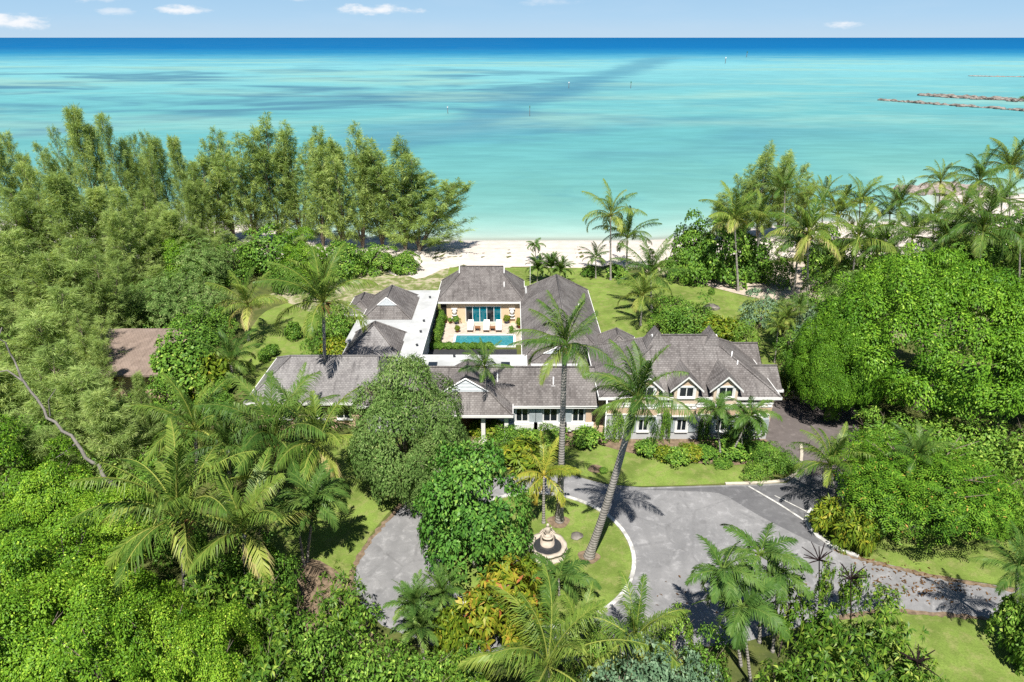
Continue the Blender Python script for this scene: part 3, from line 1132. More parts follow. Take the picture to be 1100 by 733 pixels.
# ---- east wing beside the pool
t = thing('pool_side_wing', 'long grey hipped roof wing to the right of the pool, ridge running toward the sea', 'house wing', (0, 0, 0))
plain_walls(t, 1.6, 8.3, 57.2, 75.0, 0, 2.72, 'peach')
hip_roof(t, .95, 8.9, 56.9, 75.9, 2.8, 5.95, 'y', 61.5, 72.0, 0, 0)
hip_roof(t, .95, 7.3, 55.4, 62, 2.76, 4.35, 'y', 56.3, 60.5, 1.25, 0)
mb = MB()
mb.box(1.5, 1.62, 62.5, 72.3, 1.2, 2.1)
mb.build('window', M['glass'], t)
mb = MB()
mb.box(8.29, 8.36, 60, 72, 1.0, 2.1)
mb.build('window', M['glass'], t)
t = thing('link_roof', 'small white flat roof wedged between pool house roof and right wing', 'flat roof', (0, 0, 0))
mb = MB()
mb.prism([(1.5, 73.2), (3.3, 73.2), (3.6, 75.6), (1.5, 75.6)], 2.9, 3.4)
mb.build('roof_slab', M['flatroof'], t)
mb = MB()
mb.tube([(2.1, 75.2, 3.4), (2.1, 75.2, 6.4)], [.025, .018], 6)
mb.build('antenna_pole', M['markwhite'], t)

# ---- white flat roofed walkway with vents and skylights
t = thing('covered_walkway', 'white flat roof walkway bending around the pool court past the two pavilions', 'walkway', (0, 0, 0))
mb = MB()
mb.box(-10.45, -8.42, 57.2, 75.1, 2.82, 3.05)
mb.box(-16.2, -10.455, 60.6, 66.0, 2.82, 3.045)
mb.box(-12.2, -10.455, 73.1, 75.1, 2.82, 3.042)
mb.box(-11.0, 1.3, 54.3, 57.195, 2.82, 3.05)
r = mb.build('roof', M['flatroof'], t)
mb = MB()
mb.box(-8.42, -8.34, 57.25, 75.1, 2.80, 3.10)
mb.box(-8.34, 1.3, 57.2, 57.28, 2.80, 3.10)
mb.box(1.3, 1.38, 54.3, 57.28, 2.80, 3.10)
mb.build('parapet', M['white'], r)
mb = MB()
mb.box(-10.3, -8.7, 57.3, 74.9, 0, 2.80)
mb.box(-16.0, -10.4, 60.8, 65.8, 0, 2.80)
mb.box(-10.8, 1.1, 54.6, 56.9, 0, 2.80)
mb.build('wall', M['white'], t)
for px, py in ((461.9, 320.5), (455.4, 345.8), (452, 357.4), (448, 372), (443.4, 384.2), (488, 384)):
    c = G(px, py, 3.05)
    mb = MB()
    mb.tube([(c.x, c.y, 3.05), (c.x, c.y, 3.2)], [.05, .05], 8)
    mb.box(c.x - .12, c.x + .12, c.y - .12, c.y + .12, 3.2, 3.27)
    mb.build('roof_vent', M['metal'], r)
for px in (465, 543):
    c = G(px, 392, 3.05)
    mb = MB()
    mb.box(c.x - .40, c.x + .40, c.y - .55, c.y + .35, 3.05, 3.17)
    mb.build('skylight', M['glass'], r)
t = thing('link_roof', 'narrow white flat roof strip behind the ridge of the middle wing', 'flat roof', (0, 0, 0))
mb = MB()
mb.box(1.7, 6.2, 53.95, 55.3, 2.9, 3.15)
mb.build('roof_slab', M['flatroof'], t)

# ---- two pavilions on the left
t = thing('guest_pavilion', 'grey hip roof pavilion with white louvered gablet, farther from the drive', 'pavilion', (0, 0, 0), 'guest pavilions beside the white walkway')
plain_walls(t, -15.4, -10.95, 67.0, 73.2, 0, 2.72, 'white')
hip_roof(t, -15.9, -10.5, 66.5, 73.75, 2.8, 5.0, 'y', 67.35, 71.2, 1.0, 0)
hip_roof(t, -18.3, -15.2, 69.2, 74.6, 2.35, 3.5, 'y', 70.6, 73.0, 0, 0)
mb = MB()
mb.box(-15.6, -13.5, 72.6, 74.9, 2.5, 2.72)
mb.build('roof_slab', M['flatroof'], t)
t = thing('guest_pavilion', 'grey pyramid roof pavilion with pale weathered front slope near the tall palm', 'pavilion', (0, 0, 0), 'guest pavilions beside the white walkway')
plain_walls(t, -15.3, -10.8, 57.8, 62.4, 0, 2.72, 'white')
hip_roof(t, -15.9, -10.3, 57.1, 62.9, 2.8, 5.1, 'y', 59.9, 60.5, 0, 0, 'shingle', [1, 0, 0, 0], 'white', True, 'shingle_old')

# ---- left wing
t = thing('weathered_wing', 'pale weathered grey hip roof wing behind the feathery round tree', 'house wing', (0, 0, 0))
plain_walls(t, -21.2, -12.0, 49.4, 56.6, 0, 2.72, 'peach', front=wall_with_openings(-21.2, -12.0, 0, 2.72, 49.4, .2, [(-19.6, -18.4, .9, 2.1), (-16.8, -15.6, .9, 2.1), (-14.6, -13.4, .9, 2.1)]))
hip_roof(t, -21.8, -10.6, 48.7, 57.3, 2.8, 5.0, 'x', -19.0, -11.5, 0, 0, 'shingle_old')
for a in (-19.6, -16.8, -14.6):
    window(t, a, a + 1.2, .9, 2.1, 49.4)

# ---- middle wing with the entrance portico
t = thing('middle_wing', 'one storey house wing with long grey roof, shuttered windows and entrance portico', 'house wing', (0, 0, 0))
WIN = [(.30, 1.35), (2.55, 3.75), (4.95, 5.95)]
plain_walls(t, -12, 6.55, 48.75, 53.3, 0, 2.62, 'bluewhite', front=wall_with_openings(-12, 6.55, 0, 2.62, 48.75, .2, [(a, b, 1.0, 2.3) for a, b in WIN] + [(-4.6, -2.9, 0, 2.25)]))
r = hip_roof(t, -12.5, 6.95, 48.35, 53.95, 2.7, 4.85, 'x', -10, 6.9, 0, 2.9, 'shingle', None, 'white', False, None)
for a, b in WIN:
    window(t, a, b, 1.0, 2.3, 48.75, 2)
    for s in (a - .62, b + .07):
        mb = MB()
        mb.box(s, s + .55, 48.66, 48.747, .95, 2.35)
        for i in range(12):
            mb.box(s + .05, s + .5, 48.64, 48.658, 1.02 + i * .108, 1.08 + i * .108)
        mb.build('shutter', M['shutter'], t)
    mb = MB()
    mb.box(a - .75, a - .05, 48.45, 48.74, .25, 1.0)
    mb.box(b + .05, b + .75, 48.45, 48.74, .25, 1.0)
    mb.box(a - .05, b + .05, 48.5, 48.74, .35, .86)
    mb.build('window_box', M['white'], t)
mb = MB()
mb.box(-4.6, -2.9, 48.83, 48.9, 0, 2.25)
d = mb.build('door', M['door'], t)
mb = MB()
mb.box(-3.80, -3.74, 48.76, 48.825, .9, 1.15)
mb.build('handle', M['metal'], d)
mb = MB()
mb.box(6.552, 7.6, 49.4, 49.6, 0, 2.62)
mb.build('side_wall', M['peach'], t)
for q in ((6.05, 6.55, 48.62, 48.745, 0, 2.55), (1.95, 2.05, 48.68, 48.745, .9, 2.5), (6.56, 7.6, 48.7, 48.85, 0, .55)):
    mb = MB()
    mb.box(*q)
    mb.build('peach_panel', M['peach'], t)
pr = MB()
g = dutch(pr, -7.45, .05, 46.7, 52.6, 2.8, 5.15, 'y', 48.5, 52.2, 1.8, 0)
rr = pr.build('portico_roof', M['shingle'], t)
eave_trim(-7.45, .05, 46.7, 49.0, 2.8, rr, M['white'])
gm = MB()
tri = [Vector(p) + Vector((0, -.03, 0)) for p in g[0]]
gm.poly(tri)
for i in range(9):
    f0, f1 = i / 9, (i + .8) / 9
    gm.poly([tri[0].lerp(tri[2], f0) + Vector((0, -.09, 0)), tri[1].lerp(tri[2], f0) + Vector((0, -.09, 0)), tri[1].lerp(tri[2], f1) + Vector((0, -.03, 0)), tri[0].lerp(tri[2], f1) + Vector((0, -.03, 0))])
gm.build('gablet', M['louver'], rr)
tm = MB()
for s in (0, 1):
    tm.tube([tri[s] + Vector((0, -.1, 0)), tri[2] + Vector((0, -.1, .03))], [.07, .07], 4)
tm.build('gablet_trim', M['white'], rr)
ridge_caps([((-3.7, 48.5, 5.15), (-3.7, 51.5, 5.15)), ((-7.45, 46.7, 2.8), (-5.5, 48.5, 4.02)), ((.05, 46.7, 2.8), (-1.9, 48.5, 4.02)), ((-3.7, 52.0, 5.15), (-.2, 48.3, 2.95))], rr, M['shingle'])
for x in (-6.9, -4.9, -2.3, -.45):
    mb = MB()
    mb.box(x - .16, x + .16, 47.05, 47.37, 0, 2.78)
    mb.box(x - .22, x + .22, 46.99, 47.43, 0, .25)
    mb.build('post', M['white'], t)

# ---- two storey wing
t = thing('two_storey_wing', 'two storey peach and white house wing with gabled dormers over the front lawn', 'house wing', (0, 0, 0))
LW = [(10.2, 11.0), (13.3, 14.12), (16.45, 17.27), (19.2, 20.0)]
DX = [10.6, 13.72, 16.82]
FY = 47.65
plain_walls(t, 7.6, 20.7, FY, 56.6, 0, 2.35, 'bluewhite', front=wall_with_openings(7.6, 20.7, 0, 2.35, FY, .2, [(a, b, .78, 1.9) for a, b in LW]))
up = MB()
up.box(7.58, 20.72, FY - .02, FY + .2, 2.352, 3.95)
up.box(7.6, 20.7, 56.4, 56.6, 2.352, 3.95)
up.box(7.58, 7.8, FY + .2, 56.4, 2.352, 3.95)
up.box(20.5, 20.72, FY + .2, 56.4, 2.352, 3.95)
up.build('upper_wall', M['peach'], t)
hip_roof(t, 6.9, 21.3, 47.45, 57.2, 3.98, 7.25, 'x', 11.8, 17.0, .7, .7)
tr = MB()
BAYS = [(cx - .95, cx + .95) for cx in DX]
segs, x0_ = [], 7.5
for a, b in BAYS:
    segs += [(x0_, a, FY), (a, b, FY - .29)]
    x0_ = b
segs.append((x0_, 20.8, FY))
for a, b, y in segs:
    tr.box(a, b, y - .07, y - .023, 2.30, 2.42)
    tr.box(a, b, y - .06, y - .023, 3.02, 3.09)
    n_ = max(1, round((b - a) / .47))
    for i in range(n_):      # scalloped valance
        x = a + (b - a) * (i + .5) / n_
        tr.tube([(x, y - .08, 3.30), (x, y - .024, 3.30)], [.21, .21], 12)
    tr.box(a, b, y - .075, y - .023, 3.3, 3.46)
tr.build('scalloped_trim', M['white'], t)
for a, b in LW:
    window(t, a, b, .78, 1.9, FY, 2)
    mb = MB()
    mb.box(a - .14, a - .002, FY - .06, FY - .003, .68, 2.0)
    mb.box(b + .002, b + .14, FY - .06, FY - .003, .68, 2.0)
    mb.box(a - .14, b + .14, FY - .06, FY - .003, 1.92, 2.08)
    mb.build('window_surround', M['white'], t)
    for s in (a - .72, b + .17):
        mb = MB()
        mb.box(s, s + .55, FY - .07, FY - .003, .72, 1.95)
        for i in range(10):
            mb.box(s + .05, s + .5, FY - .09, FY - .072, .78 + i * .115, .85 + i * .115)
        mb.build('shutter', M['shutter'], t)
for cx in DX:
    dw = .95
    mb = MB()
    y = FY - .29
    ze, za = 4.95, 5.85
    mb.prism([(cx - dw, y), (cx - .58, y), (cx - .58, y + .2), (cx - dw, y + .2)], 2.36, ze)
    mb.prism([(cx + .58, y), (cx + dw, y), (cx + dw, y + .2), (cx + .58, y + .2)], 2.36, ze)
    mb.box(cx - .58, cx + .58, y, y + .2, 2.36, 4.05)
    mb.box(cx - .58, cx + .58, y, y + .2, 4.93, ze)
    mb.box(cx - dw, cx - dw + .15, y + .2, 51, 3.98, ze - .05)
    mb.box(cx + dw - .15, cx + dw, y + .2, 51, 3.98, ze - .05)
    dm = mb.build('dormer', M['cream'], t)
    gb = MB()
    gb.poly([(cx - dw, y - .004, ze + .002), (cx + dw, y - .004, ze + .002), (cx, y - .004, za)])
    gb.build('gable', M['peach'], dm)
    gb = MB()
    gb.box(cx - dw, cx + dw, y - .02, y - .003, 2.43, 3.01)
    gb.build('band', M['peach'], dm)
    rf = MB()
    e = 1.32
    k = (za - ze) / dw
    zl = za - k * e
    for s in (-1, 1):
        q = [(cx, y - .22, za + .12), (cx + s * e, y - .22, zl + .12), (cx + s * e, y + 4.4, zl + .12), (cx, y + 4.4, za + .12)]
        rf.poly(q if s < 0 else q[::-1])
    rf.build('dormer_roof', M['shingle'], dm)
    bb_ = MB()
    for s in (-1, 1):
        bb_.poly([(cx, y - .23, za + .14), (cx, y - .23, za - .04), (cx + s * e, y - .23, zl - .04), (cx + s * e, y - .23, zl + .14)][::s])
        bb_.poly([(cx, y - .23, za - .04), (cx, y - .03, za - .04), (cx + s * e, y - .03, zl - .04), (cx + s * e, y - .23, zl - .04)])
    bb_.build('bargeboard', M['white'], dm)
    window(dm, cx - .58, cx + .58, 4.05, 4.93, y, 2)
    mb = MB()
    mb.box(cx - .74, cx - .582, y - .05, y - .003, 3.95, 5.05)
    mb.box(cx + .582, cx + .74, y - .05, y - .003, 3.95, 5.05)
    mb.box(cx - .74, cx + .74, y - .05, y - .003, 4.94, 5.08)
    mb.build('window_surround', M['white'], dm)
for cx in (12.1, 16.7):   # crests at both ends of the ridge
    mb = MB()
    a = [(cx - .95, 51.3, 6.5), (cx + .95, 51.3, 6.5), (cx + .95, 53.4, 6.5), (cx - .95, 53.4, 6.5)]
    p, q = (cx, 51.95, 7.7), (cx, 53.4, 7.7)
    mb.poly([a[0], a[1], p])
    mb.poly([a[1], a[2], q, p])
    mb.poly([a[3], a[0], p, q])
    mb.poly([a[2], a[3], q])
    mb.build('cross_roof', M['shingle'], t)
mb = MB()
mb.tube([(18.0, 50.6, 4.6), (18.0, 50.6, 6.55)], [.05, .05], 8)
mb.tube([(18.35, 50.0, 4.6), (18.35, 50.0, 6.0)], [.05, .05], 8)
mb.build('vent_pipe', M['markwhite'], t)
mb = MB()
mb.tube([(7.5, 47.32, .05), (7.5, 47.32, 3.85)], [.05, .05], 8)
mb.build('downpipe', M['white'], t)
mb = MB()
mb.box(18.5, 22.0, 50.4, 53.2, 0, 3.3)
mb.box(18.5, 21.6, 54.2, 57.2, 0, 3.5)
mb.build('rear_wall', M['peach'], t)
hip_roof(t, 16.5, 22.4, 49.9, 53.6, 3.35, 4.7, 'x', 17.5, 22.35, 0, 1.82, 'shingle', None, 'white', False)
hip_roof(t, 16.5, 22.0, 53.8, 57.6, 3.55, 5.0, 'x', 17.5, 21.95, 0, 1.87, 'shingle', None, 'white', False)
t = thing('rear_annex', 'small grey hip roof annex glimpsed behind the two storey wing', 'house wing', (0, 0, 0))
plain_walls(t, 8.6, 11.6, 57.8, 61.6, 0, 2.7, 'peach')
hip_roof(t, 8.0, 12.1, 57.3, 62.1, 2.8, 4.4, 'y', 58.8, 60.5, 0, 0)
mb = MB()
mb.box(9.4, 10.4, 57.75, 57.797, 1.0, 2.1)
mb.build('window', M['glass'], t)

# ---- low garden wall by the garage court
t = thing('garden_wall', 'low cream garden wall with coping at the end of the shaded court', 'wall', (0, 0, 0))
mb = MB()
mb.box(21.7, 28.5, 54.4, 54.65, 0, .75)
mb.build('wall', M['peach'], t)
mb = MB()
mb.box(21.65, 28.55, 54.35, 54.7, .753, .87)
mb.build('coping', M['kerbcream'], t)

# ---- brown roofed shed among the trees
t = thing('garden_shed', 'low shed with flat pinkish brown roof enclosed by casuarinas', 'shed', (0, 0, 0))
mb = MB()
mb.box(-39.0, -32.0, 54.6, 61.5, 0, 2.8)
mb.build('wall', M['peach'], t)
mb = MB()
mb.poly([(-39.6, 53.6, 2.85), (-31.2, 53.6, 2.85), (-32.4, 62.0, 3.75), (-39.8, 62.0, 3.75)])
mb.poly([(-39.6, 53.6, 2.65), (-39.8, 62.0, 3.55), (-32.4, 62.0, 3.55), (-31.2, 53.6, 2.65)])
mb.poly([(-39.6, 53.6, 2.65), (-31.2, 53.6, 2.65), (-31.2, 53.6, 2.85), (-39.6, 53.6, 2.85)])
mb.poly([(-31.2, 53.6, 2.65), (-32.4, 62, 3.55), (-32.4, 62, 3.75), (-31.2, 53.6, 2.85)])
mb.build('roof', M['shingle_brown'], t)
mb = MB()
mb.box(-36.5, -35.5, 54.5, 54.597, 0, 2.1)
mb.build('door', M['door'], t)

# ================================================================== fountain
c = G(588, 592)
t = thing('fountain', 'round pale stone fountain with shell niche and figure on the grass island', 'fountain', (c.x, c.y, .012))
t.scale = (.88, .88, .88)
b = MB()
b.lathe([(1.42, 0), (1.42, .12), (1.28, .16), (1.22, .42), (1.34, .50), (1.34, .60), (1.05, .62), (1.02, .30), (0, .30)], 0, 0, 48, 0, 8, .05)
b.build('basin', M['stone'], t)
b = MB()
b.lathe([(1.03, .46), (0, .46)], 0, 0, 32)
b.build('basin_water', M['flat_sheet'], t)
b = MB()
b.lathe([(.52, .3), (.52, .62), (.34, .68), (.26, .95), (.30, 1.05), (.42, 1.1), (.42, 1.18), (0, 1.18)], 0, .25, 24)
b.box(-.5, .5, .3, .62, .3, 1.0)
b.build('pedestal', M['stone'], t)
b = MB()
for i in range(13):     # scallop shell back
    a0, a1 = math.pi * i / 13, math.pi * (i + 1) / 13
    am = (a0 + a1) / 2
    P = lambda a, r, y: (r * math.cos(a), y, 1.15 + r * math.sin(a))
    b.poly([P(a0, .1, .2), P(a1, .1, .2), P(a1, .58, .36), P(am, .63, .27), P(a0, .58, .36)])
    b.poly([P(a0, .1, .32), P(a0, .58, .46), P(am, .63, .40), P(a1, .58, .46), P(a1, .1, .32)])
b.build('shell_niche', M['stone'], t)
b = MB()
b.lathe([(.30, 1.18), (.34, 1.26), (.16, 1.32), (.13, 1.42), (.19, 1.62), (.21, 1.78), (.15, 1.92), (.07, 1.98), (.115, 2.06), (.12, 2.14), (.07, 2.23), (0, 2.25)], 0, .25, 16)
b.tube([(-.17, .22, 1.86), (-.27, .08, 1.70), (-.14, .0, 1.62)], [.055, .05, .04], 8)
b.tube([(.17, .22, 1.86), (.29, .12, 1.98), (.25, .02, 2.12)], [.055, .05, .04], 8)
b.build('figure', M['stone'], t)


def rock_mesh(name, seed, r, m, flat=.6, sub=3):
    import bmesh
    bm = bmesh.new()
    bmesh.ops.create_icosphere(bm, subdivisions=sub, radius=1)
    rnd = random.Random(seed)
    cs = [(Vector((rnd.uniform(-1, 1), rnd.uniform(-1, 1), rnd.uniform(-.6, 1))).normalized(), rnd.uniform(.62, .92)) for _ in range(11)]
    for v in bm.verts:
        n = v.co.normalized()
        k = 1.0
        for dvec, lim in cs:
            q = n.dot(dvec)
            if q * k > lim:
                k = lim / q
        v.co = Vector((n.x * k * r * 1.15, n.y * k * r * .9, n.z * k * r * flat + .15 * r))
    me = bpy.data.meshes.new(name)
    bm.to_mesh(me)
    bm.free()
    me.materials.append(m)
    return me


c = G(620, 577)
o = tag(link('boulder', rock_mesh('boulder', 3, .42, M['rock'], .55)), 'small pale boulder on the island grass beside the leaning palm', 'boulder')
o.location = (c.x, c.y, .0)
c = G(556, 604)
o = tag(link('boulder', rock_mesh('boulder', 8, .5, M['rock'], .5)), 'grey boulder in the shade below the fountain', 'boulder')
o.location = (c.x, c.y, .0)
c = G(764, 332)
o = tag(link('boulder', rock_mesh('boulder', 9, .95, M['rock'], .55)), 'brown boulder lying on the sea side lawn behind the annex', 'boulder')
o.location = (c.x, c.y, .0)

# rocks in the sea: two breakwaters and a point of rock
rnd = random.Random(5)
RM = [rock_mesh('breakwater_rock', 20 + i, 1.0, M['rock'], .48, 2) for i in range(5)]
RP = [rock_mesh('point_rock', 40 + i, 1.0, M['rockpink'], .75, 2) for i in range(5)]


def rock_row(name, label, p0, p1, n, w, rmin, rmax, meshes, zoff=-1.3, curve=0.0, fill=None):
    t = thing(name, label, 'breakwater', ((p0[0] + p1[0]) / 2, (p0[1] + p1[1]) / 2, -1.2))
    mb = MB()
    mb2 = []
    V, F = [], []
    off = 0
    for i in range(n):
        u = rnd.random()
        k = w * (1 - .4 * abs(u - .5)) * min(1, u * 6 + .2)
        x = p0[0] + (p1[0] - p0[0]) * u + rnd.gauss(0, 1) * k * .5 - t.location.x
        y = p0[1] + (p1[1] - p0[1]) * u + rnd.gauss(0, 1) * k * .9 + curve * 4 * u * (1 - u) - t.location.y
        s = rnd.uniform(rmin, rmax)
        me = rnd.choice(meshes)
        a = rnd.uniform(0, 6.28)
        ca, sa = math.cos(a), math.sin(a)
        for v in me.vertices:
            V.append((x + s * (v.co.x * ca - v.co.y * sa), y + s * (v.co.x * sa + v.co.y * ca), s * v.co.z + rnd.uniform(0, .0) + (.25 if rnd.random() < 0 else 0)))
        for p in me.polygons:
            F.append([off + q for q in p.vertices])
        off += len(me.vertices)
    me = bpy.data.meshes.new('rock_heap')
    me.from_pydata(V, [], F)
    me.materials.append(meshes[0].materials[0])
    link('rock_heap', me, t)
    # rubble ridge that binds the rocks
    rb = MB()
    us = np.linspace(0, 1, 70)
    prof = []
    for u in us:
        x = p0[0] + (p1[0] - p0[0]) * u - t.location.x
        y = p0[1] + (p1[1] - p0[1]) * u + curve * 4 * u * (1 - u) - t.location.y
        q = w * rnd.uniform(.45, .8) * min(1, u * 6 + .1)
        prof.append(((x, y - q, -.4), (x + rnd.gauss(0, .4), y - q * .3, rnd.uniform(.2, .75)), (x + rnd.gauss(0, .4), y + q * .3, rnd.uniform(.2, .75)), (x, y + q, -.4)))
    for A, B in zip(prof, prof[1:]):
        for j in range(3):
            rb.poly([A[j], B[j], B[j + 1], A[j + 1]])
    rb.build('rubble', meshes[0].materials[0], t)
    if fill:
        b = MB()
        xs_ = np.linspace(0, 1, 30)
        for u0, u1 in zip(xs_, xs_[1:]):
            q = []
            for u, s in ((u0, -1), (u1, -1), (u1, 1), (u0, 1)):
                x = p0[0] + (p1[0] - p0[0]) * u
                y = p0[1] + (p1[1] - p0[1]) * u + curve * 4 * u * (1 - u)
                ww = fill * (.5 + .5 * math.sin(u * 17) * .4) * min(1, u * 5 + .15)
                q.append((x - t.location.x, y - t.location.y + s * ww, .22 + (.0 if s < 0 else .001)))
            b.poly(q)
        b.build('sand_bar', M['sandpatch'], t)
    return t


rock_row('breakwater', 'long low line of dark rocks in the shallows nearer the beach', (199, 390), (262, 301), 170, 2.6, .7, 2.0, RM, curve=-2)
bk = rock_row('breakwater', 'broad pale rock spit topped with green scrub farther out', (239, 424), (305, 352), 330, 6.5, .9, 2.6, RM, fill=5.0)
SCRUB = bk
rock_row('sand_spit', 'faint low pale sand bar at the far edge of the shallows', (400, 640), (520, 600), 60, 3, .5, 1.1, RP, fill=9.0)
rock_row('rock_point', 'pinkish rock point at the water behind the shore palms', (85.5, 151), (104, 150), 90, 2.6, .8, 2.1, RP)

# channel markers
for px, py, h, green, l in ((569, 125, 4.6, 1, 'thin channel marker pole standing nearest the beach in the channel'), (481, 122, 3.2, 0, 'slim dark channel marker pole alone over the left seagrass'),
                            (611, 95, 4.2, 0, 'pale channel marker pole on the near edge of the dark channel'), (677.5, 95, 4.4, 1, 'channel marker pole on the right edge of the dark channel'),
                            (779, 68.5, 8, 0, 'dark channel marker pole at the seaward end of the channel'), (802, 61.5, 9, 1, 'tiny channel marker pole closest to the deep blue water')):
    c = G(px, py, -1.2)
    k = max(1.0, c.y / 300)
    t = thing('channel_marker', l, 'channel marker', (c.x, c.y, -1.3), 'channel marker poles in the sea')
    b = MB()
    b.tube([(0, 0, -.5), (0, 0, h)], [.12 * k, .10 * k], 8)
    b.build('pole', M['post'], t)
    b = MB()
    b.box(-.22 * k, .22 * k, -.14 * k, -.11 * k, h * .80, h * .80 + .45 * k)
    b.build('marker_board', M['markgreen' if green else 'markwhite'], t)

def vent_pipe(x, y, z0, z1, parent_label):
    for o in COL.objects:
        if o.get('label') == parent_label:
            b = MB()
            b.tube([(x, y, z0), (x, y, z1)], [.055, .055], 8)
            b.box(x - .16, x + .16, y - .16, y + .16, z0 + .28, z0 + .31)
            b.build('vent_pipe', M['markwhite'], o)


vent_pipe(3.4, 49.9, 3.5, 4.55, 'one storey house wing with long grey roof, shuttered windows and entrance portico')
vent_pipe(-1.2, 50.1, 3.6, 4.8, 'one storey house wing with long grey roof, shuttered windows and entrance portico')
vent_pipe(-.9, 73.6, 3.6, 4.6, 'peach pool house under a grey hipped roof facing the blue pool')
vent_pipe(6.9, 66.0, 3.9, 4.9, 'long grey hipped roof wing to the right of the pool, ridge running toward the sea')


# ================================================================== vegetation: mesh generators
def fib(n, rng, zmin=-1.0):
    i = np.arange(n) + .5
    z = 1 - (1 - zmin) * i / n
    a = np.pi * (1 + 5 ** .5) * i + rng.uniform(0, 6.28)
    r = np.sqrt(np.maximum(0, 1 - z * z))
    return np.stack([r * np.cos(a), r * np.sin(a), z], 1)


def leaf_quads(P, D, N, L, W, fold=.18, droop=.18):
    D = nrm(D)
    S_ = nrm(np.cross(D, N))
    N = nrm(np.cross(S_, D))
    L, W = L[:, None], W[:, None]
    mid = P + D * L * .48
    V = np.stack([P, mid - S_ * W * .5 + N * fold * W, P + D * L - N * droop * L, mid + S_ * W * .5 + N * fold * W], 1)
    return V


def leafy(name, seed, m, R0, H, zlo, n_lobes, n_sub, n_leaf, leaf, lw, sub_r, shape=1.0, lobe_k=.42, flat=.5, pend=.25, upn=.9, young=.06, ragged=.25, mode='sheet', zc=None, gap=.14, jit=.10, nj=.26):
    """crown of many leaves. R0 crown radius, zlo..H its vertical span. lobes > sub clumps > leaves"""
    rng = np.random.default_rng(seed)
    cz = zlo + (H - zlo) * (.42 if zc is None else zc)
    rz_up, rz_dn = H - cz, cz - zlo
    dirs = fib(n_lobes, rng, -.55)
    dirs = nrm(dirs + rng.normal(0, .16, dirs.shape))
    rad = np.where(dirs[:, 2] > 0, rz_up, rz_dn)
    k = rng.uniform(1 - lobe_k - ragged * .5, 1 - lobe_k + ragged * .5, n_lobes)[:, None]
    LC = dirs * np.stack([np.full(n_lobes, R0), np.full(n_lobes, R0), rad], 1) * k
    LC = np.concatenate([LC, rng.normal(0, .25, (max(2, n_lobes // 6), 3)) * [R0, R0, rz_up]])
    LR = np.concatenate([rng.uniform(.6, 1.3, n_lobes) * lobe_k, np.full(len(LC) - n_lobes, lobe_k)])
    # sub clumps on the outside of each lobe
    SC, SN = [], []
    for c, lr in zip(LC, LR):
        d_ = fib(n_sub, rng, -.5)
        d_ = nrm(d_ + rng.normal(0, .25, d_.shape))
        rr = lr * rng.uniform(.72, 1.08, n_sub)[:, None]
        p = c + d_ * rr * [R0, R0, (rz_up + rz_dn) * .55]
        SC.append(p)
        SN.append(d_)
    SC, SN = np.concatenate(SC), np.concatenate(SN)
    keep = (SC[:, 2] > -rz_dn * 1.05) & (rng.uniform(0, 1, len(SC)) > gap)
    SC, SN = SC[keep], SN[keep]
    out = nrm(SC / [R0, R0, rz_up])
    SN = nrm(SN * .5 + out * .6 + [0, 0, .55])
    n = len(SC) * n_leaf
    c = np.repeat(SC, n_leaf, 0)
    cn = np.repeat(SN, n_leaf, 0)
    csz = np.repeat(rng.uniform(.6, 1.4, len(SC)), n_leaf)[:, None]
    ctint = np.repeat(rng.normal(0, .10, len(SC)), n_leaf)
    a = nrm(np.cross(cn, rng.normal(0, 1, (n, 3))))
    if mode == 'sheet':        # leaves spread over a small dome
        rr = np.sqrt(rng.uniform(0, 1, n))[:, None]
        h = (1 - rr ** 2) * flat
        P = c + (a * rr + cn * (h + rng.normal(0, jit, (n, 1)))) * sub_r * csz
        D = a * .8 + rng.normal(0, .55, (n, 3)) + [0, 0, -pend]
        N = cn * upn + a * rr * .8 + rng.normal(0, nj, (n, 3)) + [0, 0, .25]
    elif mode == 'rosette':    # long leaves radiating from the twig tips
        el = rng.uniform(-.25, .9, (n, 1))
        P = c + rng.normal(0, .10, (n, 3)) * sub_r
        D = a + cn * el
        N = cn + a * -.3 + rng.normal(0, .15, (n, 3))
        P = P + nrm(D) * leaf * .15
    elif mode == 'spray':      # flat sprays of tiny leaflets (feathery compound leaves)
        ns = 12
        g_ = n // ns
        ax = nrm(a[:g_ * ns:ns] + rng.normal(0, .2, (g_, 3)) + [0, 0, -.12])
        up_ = nrm(cn[:g_ * ns:ns] + [0, 0, .5] + rng.normal(0, .25, (g_, 3)))
        sd = nrm(np.cross(ax, up_))
        base = c[:g_ * ns:ns] + rng.normal(0, .45, (g_, 3)) * sub_r
        t_ = (np.tile(np.arange(ns), g_) // 2 + .5) / (ns / 2)
        s_ = np.where(np.tile(np.arange(ns), g_) % 2, 1, -1)
        AX, SD, UP = np.repeat(ax, ns, 0), np.repeat(sd, ns, 0), np.repeat(up_, ns, 0)
        P = np.repeat(base, ns, 0) + AX * (t_ * sub_r * .95)[:, None] - UP * (t_ ** 2 * sub_r * .22)[:, None]
        D = SD * s_[:, None] + AX * .45 - UP * .12
        N = UP
        n = g_ * ns
        ctint = ctint[:n]
    L = leaf * rng.uniform(.7, 1.25, n)
    W = L * lw * rng.uniform(.85, 1.15, n)
    tint = .45 + ctint[:n] + rng.normal(0, .17, n)
    tint = np.where(rng.uniform(0, 1, n) < young, rng.uniform(.8, 1.0, n), tint)
    V = leaf_quads(P + [0, 0, cz], D, N, L, W, .16, .12 if mode != 'rosette' else .3)
    return mesh_quads(name, V, m, tint)


